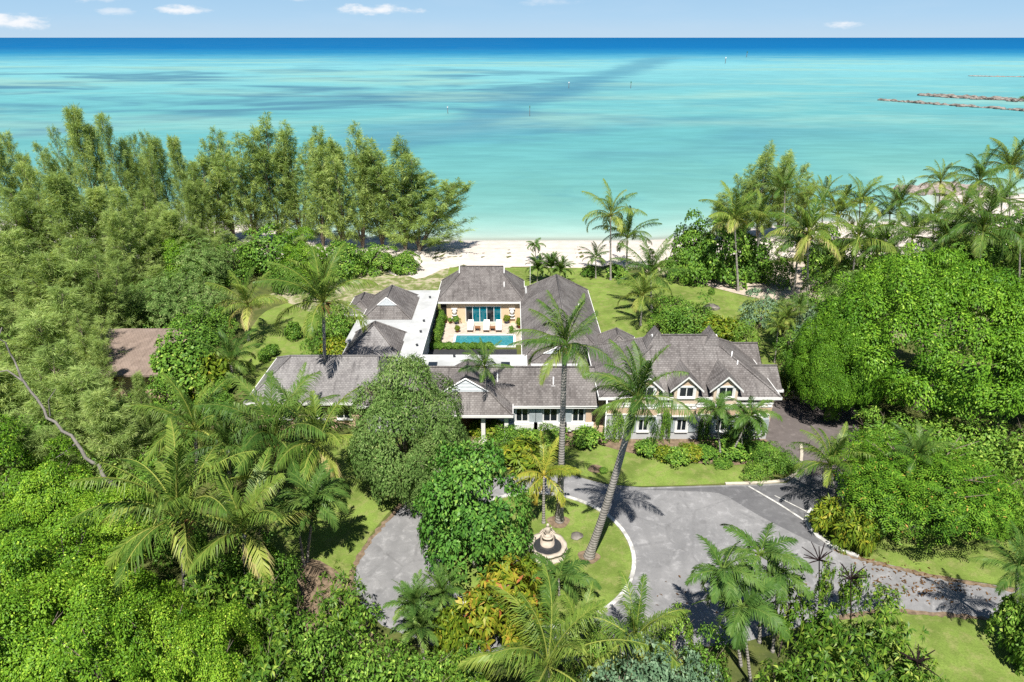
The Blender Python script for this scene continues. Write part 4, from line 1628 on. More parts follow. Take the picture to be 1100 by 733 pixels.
def domed(name, seed, m, R0, H, zlo, n_cl, cl_r, n_leaf, leaf, lw, deep=.75, rough_=.14, bumps=6, pend=.3, young=.06, zmin=-.35, nj=.30, jit=.09, gap=.08, vary=.35, tstd=.10, bamp=.22, lstd=.13):
    """crown built of overlapping domed leaf clumps with deep gaps between them"""
    rng = np.random.default_rng(seed)
    cz = zlo + (H - zlo) * .36
    up, dn = H - cz, cz - zlo
    d = fib(n_cl, rng, zmin)
    d = nrm(d + rng.normal(0, .055, d.shape) * (60 / n_cl) ** .5)
    bd = nrm(rng.normal(0, 1, (bumps, 3)) + [0, 0, .35])
    bs = rng.uniform(-bamp, bamp, bumps)
    rad = 1 + np.sum(bs * np.exp(-(1 - d @ bd.T) * 5.5), 1) + rng.normal(0, rough_ * .5, n_cl)
    rad *= np.where(d[:, 2] < 0, 1 - .22 * np.abs(d[:, 2]), 1)
    sc = np.stack([np.full(n_cl, R0), np.full(n_cl, R0), np.where(d[:, 2] > 0, up, dn)], 1)
    C_ = d * sc * rad[:, None]
    keep = rng.uniform(0, 1, n_cl) > gap
    C_, d = C_[keep], d[keep]
    # a second, deeper layer shows in the gaps
    k2 = len(C_) // 3
    d2 = nrm(rng.normal(0, 1, (k2, 3)) + [0, 0, .5])
    C2 = d2 * [R0, R0, up] * rng.uniform(.55, .8, (k2, 1))
    C_, d = np.concatenate([C_, C2]), np.concatenate([d, d2])
    n_cl = len(C_)
    cn = nrm(d * [1, 1, R0 / up * .8] * .8 + rng.normal(0, .18, d.shape) + [0, 0, .55])
    cr = cl_r * rng.uniform(1 - vary, 1 + vary, n_cl)
    nl = np.maximum(8, (n_leaf * (cr / cl_r) ** 2)).astype(int)
    idx = np.repeat(np.arange(n_cl), nl)
    n = len(idx)
    N0, r = cn[idx], cr[idx][:, None]
    a = nrm(np.cross(N0, rng.normal(0, 1, (n, 3))))
    rr = np.sqrt(rng.uniform(0, 1, n))[:, None]
    wob = 1 + .22 * np.sin(3 * np.arctan2(a[:, 1], a[:, 0]) + idx)[:, None]
    h = (1 - rr ** 2.2) * deep
    P = C_[idx] + (a * rr * wob + N0 * (h - deep * .55 + rng.normal(0, jit, (n, 1)))) * r
    D = a * .9 + rng.normal(0, .5, (n, 3)) + np.array([0, 0, -pend]) * (.4 + rr)
    N = N0 * 1.2 + a * rr * 1.1 + rng.normal(0, nj, (n, 3)) + [0, 0, .3]
    L = leaf * rng.uniform(.65, 1.3, n)
    tint = .46 + rng.normal(0, tstd, n_cl)[idx] + rng.normal(0, lstd, n)
    tint = np.where(rng.uniform(0, 1, n) < young, rng.uniform(.78, 1.0, n), tint)
    V = leaf_quads(P + [0, 0, cz], D, N, L, L * lw * rng.uniform(.85, 1.15, n), .16, .14)
    return mesh_quads(name, V, m, tint)


def trunk_mesh(name, seed, m, H, r, spread, n_limb=5, fork=.35, lean=0.0):
    rng = random.Random(seed)
    mb = MB()
    top = H * .72
    pts = [Vector((lean * i / 6 + rng.gauss(0, .04) * H * .2, rng.gauss(0, .03) * H * .2, top * i / 6 - (.25 if i == 0 else 0))) for i in range(7)]
    mb.tube(pts, [r * (1.35 if i == 0 else 1 - .55 * i / 6) for i in range(7)], 8)
    for k in range(n_limb):
        f = fork + (.9 - fork) * k / n_limb
        i = f * 6
        p = pts[int(i)].lerp(pts[min(6, int(i) + 1)], i % 1)
        a = k * 2.4 + rng.uniform(-.4, .4)
        L = spread * rng.uniform(.6, .9)
        q = [p]
        for j in range(1, 5):
            q.append(p + Vector((math.cos(a) * L * j / 4, math.sin(a) * L * j / 4, (H - p.z) * .75 * (j / 4) ** .8 + rng.gauss(0, .06) * L)))
        rr = r * .5 * (1 - f * .4)
        mb.tube(q, [rr, rr * .75, rr * .5, rr * .33, rr * .15], 6)
        for w in range(2):
            b = a + rng.uniform(-1, 1)
            p2 = q[2 + w]
            mb.tube([p2, p2 + Vector((math.cos(b) * L * .2, math.sin(b) * L * .2, L * .16)), p2 + Vector((math.cos(b) * L * .38, math.sin(b) * L * .38, L * .3))], [rr * .4, rr * .25, rr * .1], 5)
    return mb.mesh(name, m)


def palm_crown(seed, m, n_fr=22, L=3.6, leaf=.75, droop=1.25, up=1.30, low=-.55, wind=(-.35, 0.1), k=46, w=.046, stiff=.5, yellow=.10, hang=.62):
    """fronds with a rachis and two rows of narrow, hanging leaflets"""
    rng = np.random.default_rng(seed)
    V, T = [], []
    for i in range(n_fr):
        u = i / (n_fr - 1)
        e0 = up + (low - up) * u ** 1.05 + rng.normal(0, .10)
        az = i * 2.39996 + rng.normal(0, .18)
        Li = L * rng.uniform(.86, 1.08) * (.80 + .38 * math.sin(math.pi * min(1, .22 + u * .78)))
        dr = droop * rng.uniform(.75, 1.2) * (.55 + .75 * u)
        ns = 14
        pts = [np.zeros(3)]
        el = e0
        hd = np.array([math.cos(az), math.sin(az)])
        for j in range(ns):
            t_ = (j + .5) / ns
            el_j = e0 - dr * t_ ** 1.5
            hd2 = hd + np.array(wind) * t_ * .9 * math.cos(el_j)
            hd2 = hd2 / np.linalg.norm(hd2)
            pts.append(pts[-1] + np.array([hd2[0] * math.cos(el_j), hd2[1] * math.cos(el_j), math.sin(el_j)]) * Li / ns)
        pts = np.array(pts)
        tan = nrm(np.gradient(pts, axis=0))
        side = nrm(np.cross(tan, [0, 0, 1.0]) + 1e-6)
        upv = nrm(np.cross(side, tan))
        twist = rng.normal(0, .35)
        side, upv = side * math.cos(twist) + upv * math.sin(twist), upv * math.cos(twist) - side * math.sin(twist)
        fr_t = rng.normal(.42, .10) + (yellow * 1.6 if u > .78 else 0)
        # rachis: flat strip
        for j in range(ns):
            r0, r1 = .045 * (1 - j / ns) + .010, .045 * (1 - (j + 1) / ns) + .010
            V.append([pts[j] - side[j] * r0, pts[j + 1] - side[j + 1] * r1, pts[j + 1] + side[j + 1] * r1, pts[j] + side[j] * r0])
            T.append(.86)
            V.append([pts[j] - upv[j] * r0, pts[j + 1] - upv[j + 1] * r1, pts[j + 1] + upv[j + 1] * r1, pts[j] + upv[j] * r0])
            T.append(.80)
        s = np.linspace(.14, .995, k)
        idx = s * ns
        i0 = np.minimum(idx.astype(int), ns - 1)
        fr = (idx - i0)[:, None]
        lerp = lambda A: A[i0] * (1 - fr) + A[i0 + 1] * fr
        B, Tn, Sd, Up = lerp(pts), lerp(tan), lerp(side), lerp(upv)
        prof = np.sin(np.pi * (.16 + .80 * s)) ** .7 * leaf
        for sg in (-1, 1):
            ln = prof * rng.uniform(.85, 1.12, k)
            flatness = 1 - np.abs(Tn[:, 2:3])
            d1 = nrm(Sd * sg * (.78 - .25 * s[:, None]) + Tn * (.55 + .35 * s[:, None]) + Up * (.22 * stiff) + np.array([0, 0, -.75]) * hang * flatness + rng.normal(0, .07, (k, 3)) + np.array([wind[0], wind[1], 0]) * .35)
            mid = B + d1 * (ln * .5)[:, None]
            d2 = nrm(d1 * (1 - hang * .6) + np.array([0, 0, -1.15]) * hang + rng.normal(0, .08, (k, 3)))
            tip = mid + d2 * (ln * .55)[:, None]
            wv = nrm(Tn - d1 * np.sum(Tn * d1, 1, keepdims=True))
            ww = (w * rng.uniform(.8, 1.2, k))[:, None]
            ok = rng.uniform(0, 1, k) > (.04 + .14 * (u > .6) * rng.uniform(0, 1))
            q1 = np.stack([B - wv * ww * .35, B + wv * ww * .35, mid + wv * ww * .5, mid - wv * ww * .5], 1)
            q2 = np.stack([mid - wv * ww * .5, mid + wv * ww * .5, tip + wv * ww * .08, tip - wv * ww * .08], 1)
            V += list(q1[ok]) + list(q2[ok])
            tt = np.clip(fr_t + rng.normal(0, .08, k) + .06 * s, 0, .8 if yellow < .4 else 1)
            T += list(tt[ok]) + list(np.clip(tt + (yellow if u > .6 else .04), 0, 1)[ok])
    return mesh_quads('fronds', np.array(V), m, np.array(T))


def casuarina_crown(seed, H=16.0, base=.12, rmax=3.4, n_br=78, n_w=11, n_nd=15, nl=.72, nw=.05, sweep=(0, 0), tops=1, asc=.75):
    """feathery she-oak: ascending branches carrying brushes of thin drooping needles"""
    rng = np.random.default_rng(seed)
    P, D, L = [], [], []
    tint = []
    br = MB()
    leaders = [(0.0, 0.0, 1.0)]
    for q in range(tops - 1):
        a = rng.uniform(0, 6.28)
        leaders.append((math.cos(a) * rmax * .5, math.sin(a) * rmax * .5, rng.uniform(.72, .92)))
    per = n_br // len(leaders)
    for lx, ly, lh in leaders:
        sw = rng.normal(0, .5, 2) + np.array(sweep)
        axis = lambda f: np.array([lx * f + sw[0] * f ** 2, ly * f + sw[1] * f ** 2, H * lh * f])
        br.tube([axis(f) for f in np.linspace(0, 1, 8)], [.02 * H * (1 - .93 * f) * .5 for f in np.linspace(0, 1, 8)], 6)
        for b in range(per):
            f = base + (1 - base) * ((b + rng.uniform(0, 1)) / per) ** .9
            o = axis(min(f, .985))
            a = b * 2.4 + rng.normal(0, .4)
            ln = rmax * (1.06 - f) ** .8 * rng.uniform(.55, 1.15) * (.55 + .45 * min(1, (f - base) * 6 + .35)) + .5
            e = asc + .30 * f + rng.normal(0, .16)
            hd = np.array([math.cos(a), math.sin(a)])
            m_ = 5
            pts = [o]
            for j in range(m_):
                ee = e + .22 * j / m_
                pts.append(pts[-1] + np.array([hd[0] * math.cos(ee), hd[1] * math.cos(ee), math.sin(ee)]) * ln / m_ + np.array([sweep[0], sweep[1], 0]) * .02)
            pts = np.array(pts)
            br.tube([pts[0], pts[2], pts[5]], [.035, .022, .008], 4, cap=False)
            bt = rng.normal(0, .12)
            for w_ in range(n_w):
                u = (.18 + .84 * (w_ + rng.uniform(0, 1)) / n_w)
                j = min(u, .999) * m_
                j0 = int(j)
                p = pts[j0] * (1 - j % 1) + pts[j0 + 1] * (j % 1)
                ax = nrm(np.array([hd[0], hd[1], 1.05]) * .8 + rng.normal(0, .55, 3))
                nn = n_nd
                dd = ax + rng.normal(0, .42, (nn, 3)) + [0, 0, -.12]
                P.append(p + ax * rng.uniform(0, .45, (nn, 1)) + rng.normal(0, .10, (nn, 3)))
                D.append(nrm(dd))
                L.append(nl * rng.uniform(.6, 1.2, nn))
                tint.append(np.clip(.46 + bt + rng.normal(0, .08) + rng.normal(0, .15, nn) + .12 * (u - .5), 0, 1))
    P, D, L, tint = np.concatenate(P), np.concatenate(D), np.concatenate(L), np.concatenate(tint)
    n = len(P)
    sd = nrm(np.cross(D, rng.normal(0, 1, (n, 3))))
    w = (nw * rng.uniform(.7, 1.3, n))[:, None]
    mid = P + D * (L * .5)[:, None]
    tip = P + D * L[:, None] + np.array([0, 0, -1.0]) * (L * .20)[:, None]
    V = np.stack([P - sd * w * .5, mid - sd * w * .62, tip, mid + sd * w * .62], 1)
    return mesh_quads('needles', V, LM['casuarina'], tint), br.mesh('trunk', M['bark'])


# ---- the kinds (each a list of variants; placed with shared mesh data)
K = {}
K['coconut'] = [palm_crown(100 + i, LM['coconut' if i % 2 else 'coconut_dark'], 15 + i % 5, 3.8, 1.0, 1.30 + .16 * (i % 3), 1.48, -.02 + .10 * (i % 4) - .2 * (i % 3 == 2), (-.55 + .05 * i, .12), 52) for i in range(7)]
K['windpalm'] = [palm_crown(120 + i, LM['coconut_dark'], 20, 3.9, 1.0, 1.2, 1.48, -.25, (-.95, .1), 56) for i in range(2)]
K['yellowpalm'] = [palm_crown(140 + i, LM['yellowpalm'], 14, 3.0, .7, 1.3, 1.40, -.5, (-.3, 0), 36, .06, .5, .2) for i in range(2)]
K['goldpalm'] = [palm_crown(150 + i, LM['coconut'], 13, 3.6, 1.0, 1.3, 1.48, .0, (-.45, 0), 50, .05, .5, .24) for i in range(3)]
K['adonidia'] = [palm_crown(160 + i, LM['adonidia'], 15, 2.1, .60, 2.1, 1.0, -.15, (-.12, 0), 38, .05, .9, .05, .4) for i in range(3)]
K['areca'] = [palm_crown(170 + i, LM['adonidia'], 26, 2.3, .55, 1.35, 1.45, .25, (-.15, 0), 30, .055, .8, .15, .3) for i in range(2)]
K['robellini'] = [palm_crown(180 + i, LM['adonidia'], 30, 1.5, .38, 1.9, 1.3, -.2, (-.1, 0), 30, .035, .8, .05, .3) for i in range(2)]

K['casuarina'] = [casuarina_crown(200 + i, 16, .04, 4.1 + .4 * (i % 3), 120, 12, 13, .62, .036, (rng_ * 1.8, 0), 1 + i % 4, .66) for i, rng_ in enumerate((.4, -.4, .8, -.6, .2))]
K['shorecasuarina'] = [casuarina_crown(220 + i, 17, .05, 4.4, 150, 11, 12, .68, .046, (1.2 - .9 * i, 0), 5, .72) for i in range(3)]
K['widecasuarina'] = [casuarina_crown(230, 16, .04, 6.6, 130, 14, 14, .75, .052, (2.0, 0), 4, .50)]

big = dict(young=.06)
K['almond'] = [domed('leaves', 300 + i, LM['almond'], 4.0, 7.8, .8, 38 + 5 * i, 1.12, 620, .19, .56, .62, .42, 7, young=.05, gap=.14, vary=.45) for i in range(4)]
K['ficus'] = [domed('leaves', 320 + i, LM['ficus'], 7.2, 12.0, 2.0, 240 + 12 * i, .95, 430, .19, .46, 1.0, .13, 8, pend=.8, young=.03, gap=.10, zmin=-.45, vary=.4, bamp=.10, tstd=.07) for i in range(3)]
K['tamarind'] = [domed('leaves', 340 + i, LM['tamarind'], 3.3, 6.2, .6, 58 + 8 * i, .86, 600, .15, .42, .65, .20, 8, young=.05, gap=.08, zmin=-.5, tstd=.10, vary=.5, bamp=.07) for i in range(2)]
K['maple'] = [domed('leaves', 350 + i, LM['maple'], 3.0, 5.8, .3, 42 + 6 * i, .88, 220, .225, .62, .62, .26, 7, young=.05, gap=.12, zmin=-.55, vary=.45, bamp=.15) for i in range(2)]
K['poinciana'] = [leafy('leaves', 360 + i, LM['poinciana'], 4.6, 7.0, 1.2, 24, 15, 96, .20, .34, .85, lobe_k=.36, mode='spray', ragged=.46, gap=.2) for i in range(2)]
K['schefflera'] = [leafy('leaves', 370 + i, LM['schefflera'], 1.7, 3.4, .4, 13, 7, 14, .38, .30, .26, lobe_k=.42, mode='rosette', ragged=.6, gap=.32) for i in range(3)]
K['rosettebig'] = [leafy('leaves', 380 + i, LM['schefflera'], 2.6, 5.0, .4, 22, 12, 15, .38, .30, .28, lobe_k=.38, mode='rosette', ragged=.5, gap=.25) for i in range(2)]
K['bush'] = [domed('leaves', 400 + i, LM['shrub'], 1.8, 2.9, .0, 26 + 2 * i, .62, 130, .18, .5, .6, .46, 6, gap=.14, zmin=-.5, vary=.45) for i in range(4)]
K['seagrape'] = [domed('leaves', 410 + i, LM['shrub'], 2.7, 4.7, .0, 34 + 4 * i, .82, 130, .26, .8, .6, .44, 7, gap=.14, zmin=-.5, vary=.45) for i in range(3)]
K['lowshrub'] = [leafy('leaves', 420 + i, LM['shrub'], .95, 1.35, .0, 11, 10, 28, .17, .5, .18, lobe_k=.48, ragged=.45, gap=.15) for i in range(3)]
K['yellowshrub'] = [leafy('leaves', 430 + i, LM['yellow'], 1.0, 1.5, .0, 14, 8, 26, .24, .42, .24, lobe_k=.48, ragged=.3) for i in range(2)]
K['croton'] = [leafy('leaves', 440 + i, LM['croton'], 1.3, 2.2, .2, 18, 6, 14, .34, .36, .22, lobe_k=.46, mode='rosette', ragged=.32) for i in range(2)]
K['greygreen'] = [domed('leaves', 450 + i, LM['greygreen'], 1.8, 3.1, .0, 30, .55, 95, .19, .62, .55, .45, 6, gap=.18, zmin=-.5, vary=.45) for i in range(2)]
K['feathery'] = [leafy('leaves', 460 + i, LM['tamarind'], 2.2, 4.0, .2, 22, 9, 60, .16, .34, .55, lobe_k=.42, mode='spray', ragged=.32) for i in range(2)]
K['fanbush'] = [leafy('leaves', 470 + i, LM['yellow'], 1.4, 2.2, .1, 14, 9, 14, .5, .24, .2, lobe_k=.45, mode='rosette', ragged=.3) for i in range(2)]

KT = {'almond': trunk_mesh('trunk', 1, M['bark'], 8, .26, 3.4), 'ficus': trunk_mesh('trunk', 2, M['bark'], 10.0, .5, 4.6, 7, .2), 'tamarind': trunk_mesh('trunk', 3, M['bark'], 6.5, .22, 2.8, 6, .25),
      'maple': trunk_mesh('trunk', 4, M['palmbark'], 6, .16, 2.4), 'poinciana': trunk_mesh('trunk', 5, M['bark'], 7, .26, 3.8, 6, .3), 'schefflera': trunk_mesh('trunk', 6, M['bark'], 3.4, .07, 1.3, 5, .1),
      'rosettebig': trunk_mesh('trunk', 7, M['bark'], 5, .12, 2.0, 6, .15), 'bush': trunk_mesh('trunk', 8, M['bark'], 3.2, .08, 1.5, 5, .08), 'seagrape': trunk_mesh('trunk', 9, M['bark'], 5, .14, 2.3, 6, .12),
      'greygreen': trunk_mesh('trunk', 10, M['bark'], 3.4, .08, 1.5, 5, .1), 'feathery': trunk_mesh('trunk', 11, M['bark'], 4.0, .09, 1.7, 5, .15), 'croton': trunk_mesh('trunk', 12, M['bark'], 2.2, .05, .9, 5, .08)}
DIM = {'almond': (4.2, 8), 'ficus': (7.5, 12.5), 'tamarind': (3.6, 6.5), 'maple': (3.2, 6), 'poinciana': (4.6, 7), 'schefflera': (1.7, 3.4), 'rosettebig': (2.6, 5), 'bush': (2.0, 3.2), 'seagrape': (3, 5),
       'lowshrub': (.95, 1.35), 'yellowshrub': (1, 1.5), 'croton': (1.3, 2.2), 'greygreen': (2, 3.4), 'feathery': (2.2, 4), 'fanbush': (1.4, 2.2)}
NAMES = {'almond': ('broadleaf_tree', 'tree'), 'ficus': ('fig_tree', 'tree'), 'tamarind': ('feathery_tree', 'tree'), 'maple': ('glossy_tree', 'tree'), 'poinciana': ('flame_tree', 'tree'), 'schefflera': ('umbrella_shrub', 'shrub'),
         'rosettebig': ('umbrella_tree', 'tree'), 'bush': ('bush', 'bush'), 'seagrape': ('sea_grape', 'tree'), 'lowshrub': ('low_shrub', 'shrub'), 'yellowshrub': ('yellow_shrub', 'shrub'), 'croton': ('croton', 'shrub'),
         'greygreen': ('silver_bush', 'bush'), 'feathery': ('feathery_bush', 'bush'), 'fanbush': ('ginger_clump', 'plant')}
PR = random.Random(77)
USED = {}


def variant(kind):
    USED[kind] = USED.get(kind, -1) + 1
    return K[kind][USED[kind] % len(K[kind])]


def place(kind, loc, sx, sz, label, group=None, rz=None):
    nm, cat = NAMES[kind]
    t = thing(nm, label, cat, loc, group, PR.uniform(0, 6.28) if rz is None else rz)
    t.scale = (sx, sx, sz)
    link('crown' if kind in KT else 'foliage', variant(kind), t)
    if kind in KT:
        link('trunk', KT[kind], t)
    return t


def broad(kind, cx, ytop, ybase, wpx, label, group=None):
    """crown top at picture row ytop, trunk foot on the ground at row ybase, crown wpx wide"""
    b = G(cx, ybase)
    top = atY(cx, ytop, b.y)
    h = max(.5, top.z)
    w = wpx * depth((b.x, b.y, h * .6)) / FPX
    r0, h0 = DIM[kind]
    return place(kind, (b.x, b.y, 0), w / 2 / r0, h / h0, label, group)


PALM_R = {'coconut': 3.5, 'windpalm': 3.7, 'yellowpalm': 2.9, 'goldpalm': 3.3, 'adonidia': 2.0, 'areca': 2.3, 'robellini': 1.4}
PALM_N = {'coconut': 'coconut_palm', 'windpalm': 'coconut_palm', 'yellowpalm': 'coconut_palm', 'goldpalm': 'coconut_palm', 'adonidia': 'slender_palm', 'areca': 'feather_palm', 'robellini': 'dwarf_palm'}
NUT = None


def nuts():
    mb = MB()
    rnd_ = random.Random(4)
    for i in range(9):
        a = i * 2.4
        c_ = Vector((math.cos(a) * .26, math.sin(a) * .26, -.22 + rnd_.uniform(-.12, .12)))
        mb.tube([c_ + Vector((0, 0, .15)), c_ + Vector((0, 0, .08)), c_, c_ - Vector((0, 0, .1)), c_ - Vector((0, 0, .15))], [.02, .09, .115, .08, .01], 6)
    return mb.mesh('coconut_bunch', simple('husk', (.30, .20, .06), .6, .2, .3))


def palm(kind, hub, base, Rpx, label, dy=0.0, bend=.5, group=None, r=.15, coco=False, skirt=False, rz=None, foot=True):
    """hub: crown centre in the picture, base: foot of the trunk in the picture (on the ground), dy: lean away from the camera"""
    global NUT
    b = G(*base)
    h = atY(hub[0], hub[1], b.y + dy)
    t = thing(PALM_N[kind], label, 'palm', (b.x, b.y, 0), group)
    v = h - b
    mb = MB()
    n = 14
    pts, rad = [], []
    for i in range(n):
        f = i / (n - 1)
        fx = f ** (1 + bend)
        pts.append(Vector((v.x * (f * (1 - bend * .0) if bend == 0 else .45 * f + .55 * fx), v.y * (.45 * f + .55 * fx), v.z * (f - .04 * math.sin(math.pi * f)))))
        rad.append(r * (1.0 - .38 * f) * (1 + .55 * math.exp(-f * 22) + (.25 if f > .95 else 0)))
    pts[0].z -= .25
    mb.tube(pts, rad, 9)
    mb.build('trunk', M['palmbark'], t)
    s = Rpx * depth(h) / FPX / PALM_R[kind]
    c = link('crown', variant(kind), t)
    c.location = v
    c.scale = (s, s, s)
    c.rotation_euler = (PR.uniform(-.08, .08), PR.uniform(-.08, .08), PR.uniform(-.5, .5) if rz is None else rz)
    if coco:
        NUT = NUT or nuts()
        k = link('coconut_bunch', NUT, t)
        k.location = v
        k.scale = (s, s, s)
    if skirt:
        k = link('dry_sheath', SKIRT, t)
        k.location = v
        k.scale = (s, s, s)
    return t


def skirt_mesh():
    rng = np.random.default_rng(9)
    n = 46
    a = rng.uniform(0, 6.28, n)
    P = np.stack([np.cos(a) * .12, np.sin(a) * .12, rng.uniform(-.35, .05, n)], 1)
    D = np.stack([np.cos(a) * .7, np.sin(a) * .7, rng.uniform(-1.2, .2, n)], 1)
    N = np.stack([np.cos(a), np.sin(a), np.ones(n)], 1)
    V = leaf_quads(P, D, N, rng.uniform(.3, .75, n), rng.uniform(.06, .14, n))
    return mesh_quads('dry_sheath', V, LM['dead'], rng.uniform(0, 1, n))


SKIRT = skirt_mesh()


def casuarina(px, ytop, Y, wpx, label, kind='casuarina', group=None, rz=None):
    """top of the tree at a picture point, foot at distance Y"""
    top = atY(px, ytop, Y)
    h = top.z - land_z(top.x, Y)
    w = wpx * depth((top.x, Y, h * .5)) / FPX
    nr, H0 = {'casuarina': (4.2, 16.3), 'shorecasuarina': (4.6, 17.3), 'widecasuarina': (7.0, 16.5)}[kind]
    t = thing('casuarina_tree', label, 'tree', (top.x, Y, land_z(top.x, Y) - .1), group, PR.uniform(0, 6.28) if rz is None else rz)
    k = w / 2 / nr
    t.scale = (k, k, h / H0)
    a, b = variant(kind)
    link('crown', a, t)
    link('trunk', b, t)
    return t


# ================================================================== vegetation: what stands where (picture columns/rows -> ground)
ORD = ['first', 'second', 'third', 'fourth', 'fifth', 'sixth', 'seventh', 'eighth', 'ninth', 'tenth', 'eleventh', 'twelfth', 'thirteenth', 'fourteenth', 'fifteenth']

# ---- casuarinas along the beach behind the pale sand, left half of the picture
row = [(214, 168, 104, 46), (232, 140, 107, 44), (256, 146, 105, 46), (283, 127, 106, 52), (309, 134, 107, 46), (333, 140, 105, 48), (357, 152, 103, 46), (378, 135, 104, 46), (402, 152, 106, 50), (428, 150, 103, 62)]
for i, (px, y, Y, w) in enumerate(row):
    casuarina(px, y, Y, w * 1.45, f'{ORD[i]} shore casuarina from the left in the open row along the sand', 'shorecasuarina', 'casuarinas in the open row along the beach')
casuarina(446, 186, 102, 130, 'broad casuarina leaning toward the beach at the seaward end of the row', 'widecasuarina', rz=0)
# ---- dense casuarina wood on the left
wood = [
    ('back', [(-8, 150, 98, 50), (14, 148, 100, 40), (38, 158, 96, 44), (58, 138, 100, 36), (78, 122, 96, 48), (99, 140, 99, 40), (116, 124, 95, 46), (136, 150, 98, 40), (150, 146, 97, 38), (168, 150, 101, 40), (186, 152, 99, 36), (204, 172, 97, 40)]),
    ('second', [(2, 200, 82, 70), (32, 208, 84, 62), (62, 192, 80, 66), (92, 204, 83, 62), (122, 206, 80, 60), (150, 218, 84, 56), (176, 224, 86, 52), (148, 205, 90, 50)]),
    ('low seaward', [(176, 226, 90, 46), (206, 238, 88, 44), (236, 244, 92, 40), (266, 250, 95, 40), (318, 250, 97, 36)]),
    ('third', [(-6, 262, 68, 90), (30, 250, 66, 84), (66, 262, 69, 84), (98, 268, 67, 66), (126, 274, 76, 44), (160, 284, 78, 42)]),
    ('fourth', [(8, 318, 56, 100), (48, 306, 57, 96), (82, 332, 55, 56), (100, 366, 52, 34)]),
    ('front', [(-4, 388, 46, 110), (40, 380, 45, 104), (84, 398, 45, 92), (142, 400, 43, 34), (112, 424, 40, 84), (162, 446, 43, 60), (28, 440, 39, 96)]),
]
for nm, lst in wood:
    lst = sorted(lst)
    for i, (px, y, Y, w) in enumerate(lst):
        casuarina(px, y + PR.uniform(-3, 6), Y, w * 1.22, f'{ORD[i]} casuarina from the left in the {nm} rank of the dense wood', 'casuarina', 'casuarinas in the dense wood')
# ---- casuarinas beyond the palms on the right
for px, y, Y, w, l in ((784, 205, 109, 50, 'low casuarina nearest the open water right of the sea grape'), (806, 178, 112, 46, 'casuarina behind the two tall slender palms by the water'), (828, 156, 110, 60, 'tallest casuarina in the clump beyond the right palms'),
                       (850, 164, 112, 52, 'casuarina on the right side of the small clump by the water'), (866, 186, 108, 40, 'thin casuarina at the right end of the clump by the water')):
    casuarina(px, y, Y, w, l, 'shorecasuarina', 'casuarinas beyond the right hand palms')
# ---- bleached leaning dead trunk
t = thing('dead_tree', 'bleached bare dead trunk leaning out of the left casuarinas', 'tree', (0, 0, 0))
b0 = G(150, 560)
pp = [b0, atY(118, 516, 35.8), atY(106, 500, 36.2), atY(82, 476, 37), atY(54, 447, 38), atY(28, 412, 39), atY(14, 388, 39.6), atY(2, 352, 40)]
mb = MB()
rj = random.Random(3)
ppj = []
for a_, b_ in zip(pp, pp[1:]):
    for q_ in range(4):
        ppj.append(a_.lerp(b_, q_ / 4) + Vector((rj.gauss(0, .09), rj.gauss(0, .1), rj.gauss(0, .09))))
ppj.append(pp[-1])
mb.tube(ppj, [.12 * (1 - i / len(ppj)) ** .7 + .02 for i in range(len(ppj))], 8)
mb.tube([pp[5], atY(8, 398, 39.2), atY(-14, 402, 38.8)], [.07, .05, .03], 6)
mb.tube([pp[3], atY(70, 486, 37), atY(60, 492, 36.6)], [.06, .04, .02], 6)
mb.tube([pp[4], atY(52, 430, 38), atY(60, 418, 38.2)], [.05, .03, .015], 6)
mb.build('trunk', M['deadbark'], t)

# ---- coconut palms
palm('windpalm', (607, 371), (601, 560), 54, 'tall straight coconut palm in front of the house, wind blown crown', dy=-.4, bend=.35, r=.24, coco=True, skirt=True, rz=0)
palm('windpalm', (684, 428), (632, 598), 62, 'leaning coconut palm with thick foot on the grass island', dy=-.8, bend=-.1, r=.27, coco=True, skirt=True, rz=.2)
palm('yellowpalm', (584, 511), (584, 562), 42, 'small golden yellow palm behind the fountain', bend=.1, r=.12, rz=.4)
palm('coconut', (520, 395), (528, 466), 28, 'thin small palm standing in front of the portico gablet', bend=.2, r=.07)
palm('coconut', (347, 325), (350, 440), 60, 'tall coconut palm rising behind the weathered wing roof', bend=.15, r=.19, coco=True, skirt=True)
palm('goldpalm', (266, 328), (267, 366), 38, 'yellowish palm on the side lawn left of the tall palm', bend=.1, r=.14, skirt=True)
palm('coconut', (248, 388), (250, 410), 38, 'short palm at the edge of the side lawn beside the bushes', bend=.1, r=.15)
palm('coconut', (193, 558), (202, 655), 98, 'big coconut palm in the near left with dry brown sheath', bend=.2, r=.19, coco=True, skirt=True, rz=.9)
palm('goldpalm', (262, 572), (266, 650), 78, 'coconut palm with pale upright fronds right of the big near one', bend=.2, r=.18, rz=.3)
palm('coconut', (295, 474), (297, 530), 76, 'coconut palm with brown coconuts left of the feathery round tree', bend=.2, r=.17, coco=True, skirt=True, rz=1.5)
palm('goldpalm', (342, 478), (345, 532), 60, 'coconut palm with yellow arching fronds nearest the feathery round tree', bend=.2, r=.15, rz=2.0)
palm('coconut', (210, 462), (212, 520), 58, 'coconut palm crowded behind the big near left palm', bend=.2, r=.16)
palm('coconut', (245, 482), (248, 540), 50, 'coconut palm half hidden between the left palms', bend=.2, r=.16)
palm('coconut', (318, 448), (320, 490), 48, 'palm crown in front of the weathered wing eave', bend=.2, r=.14)
palm('coconut', (588, 716), (592, 775), 92, 'large palm crown at the bottom centre with fronds spread wide', bend=.1, r=.17, rz=.5)
palm('goldpalm', (682, 688), (684, 742), 62, 'yellow tipped palm right of the big bottom palm', bend=.1, r=.14, rz=1.0)
palm('adonidia', (600, 620), (601, 640), 38, 'small dark green palm just below the fountain', bend=.1, r=.08)
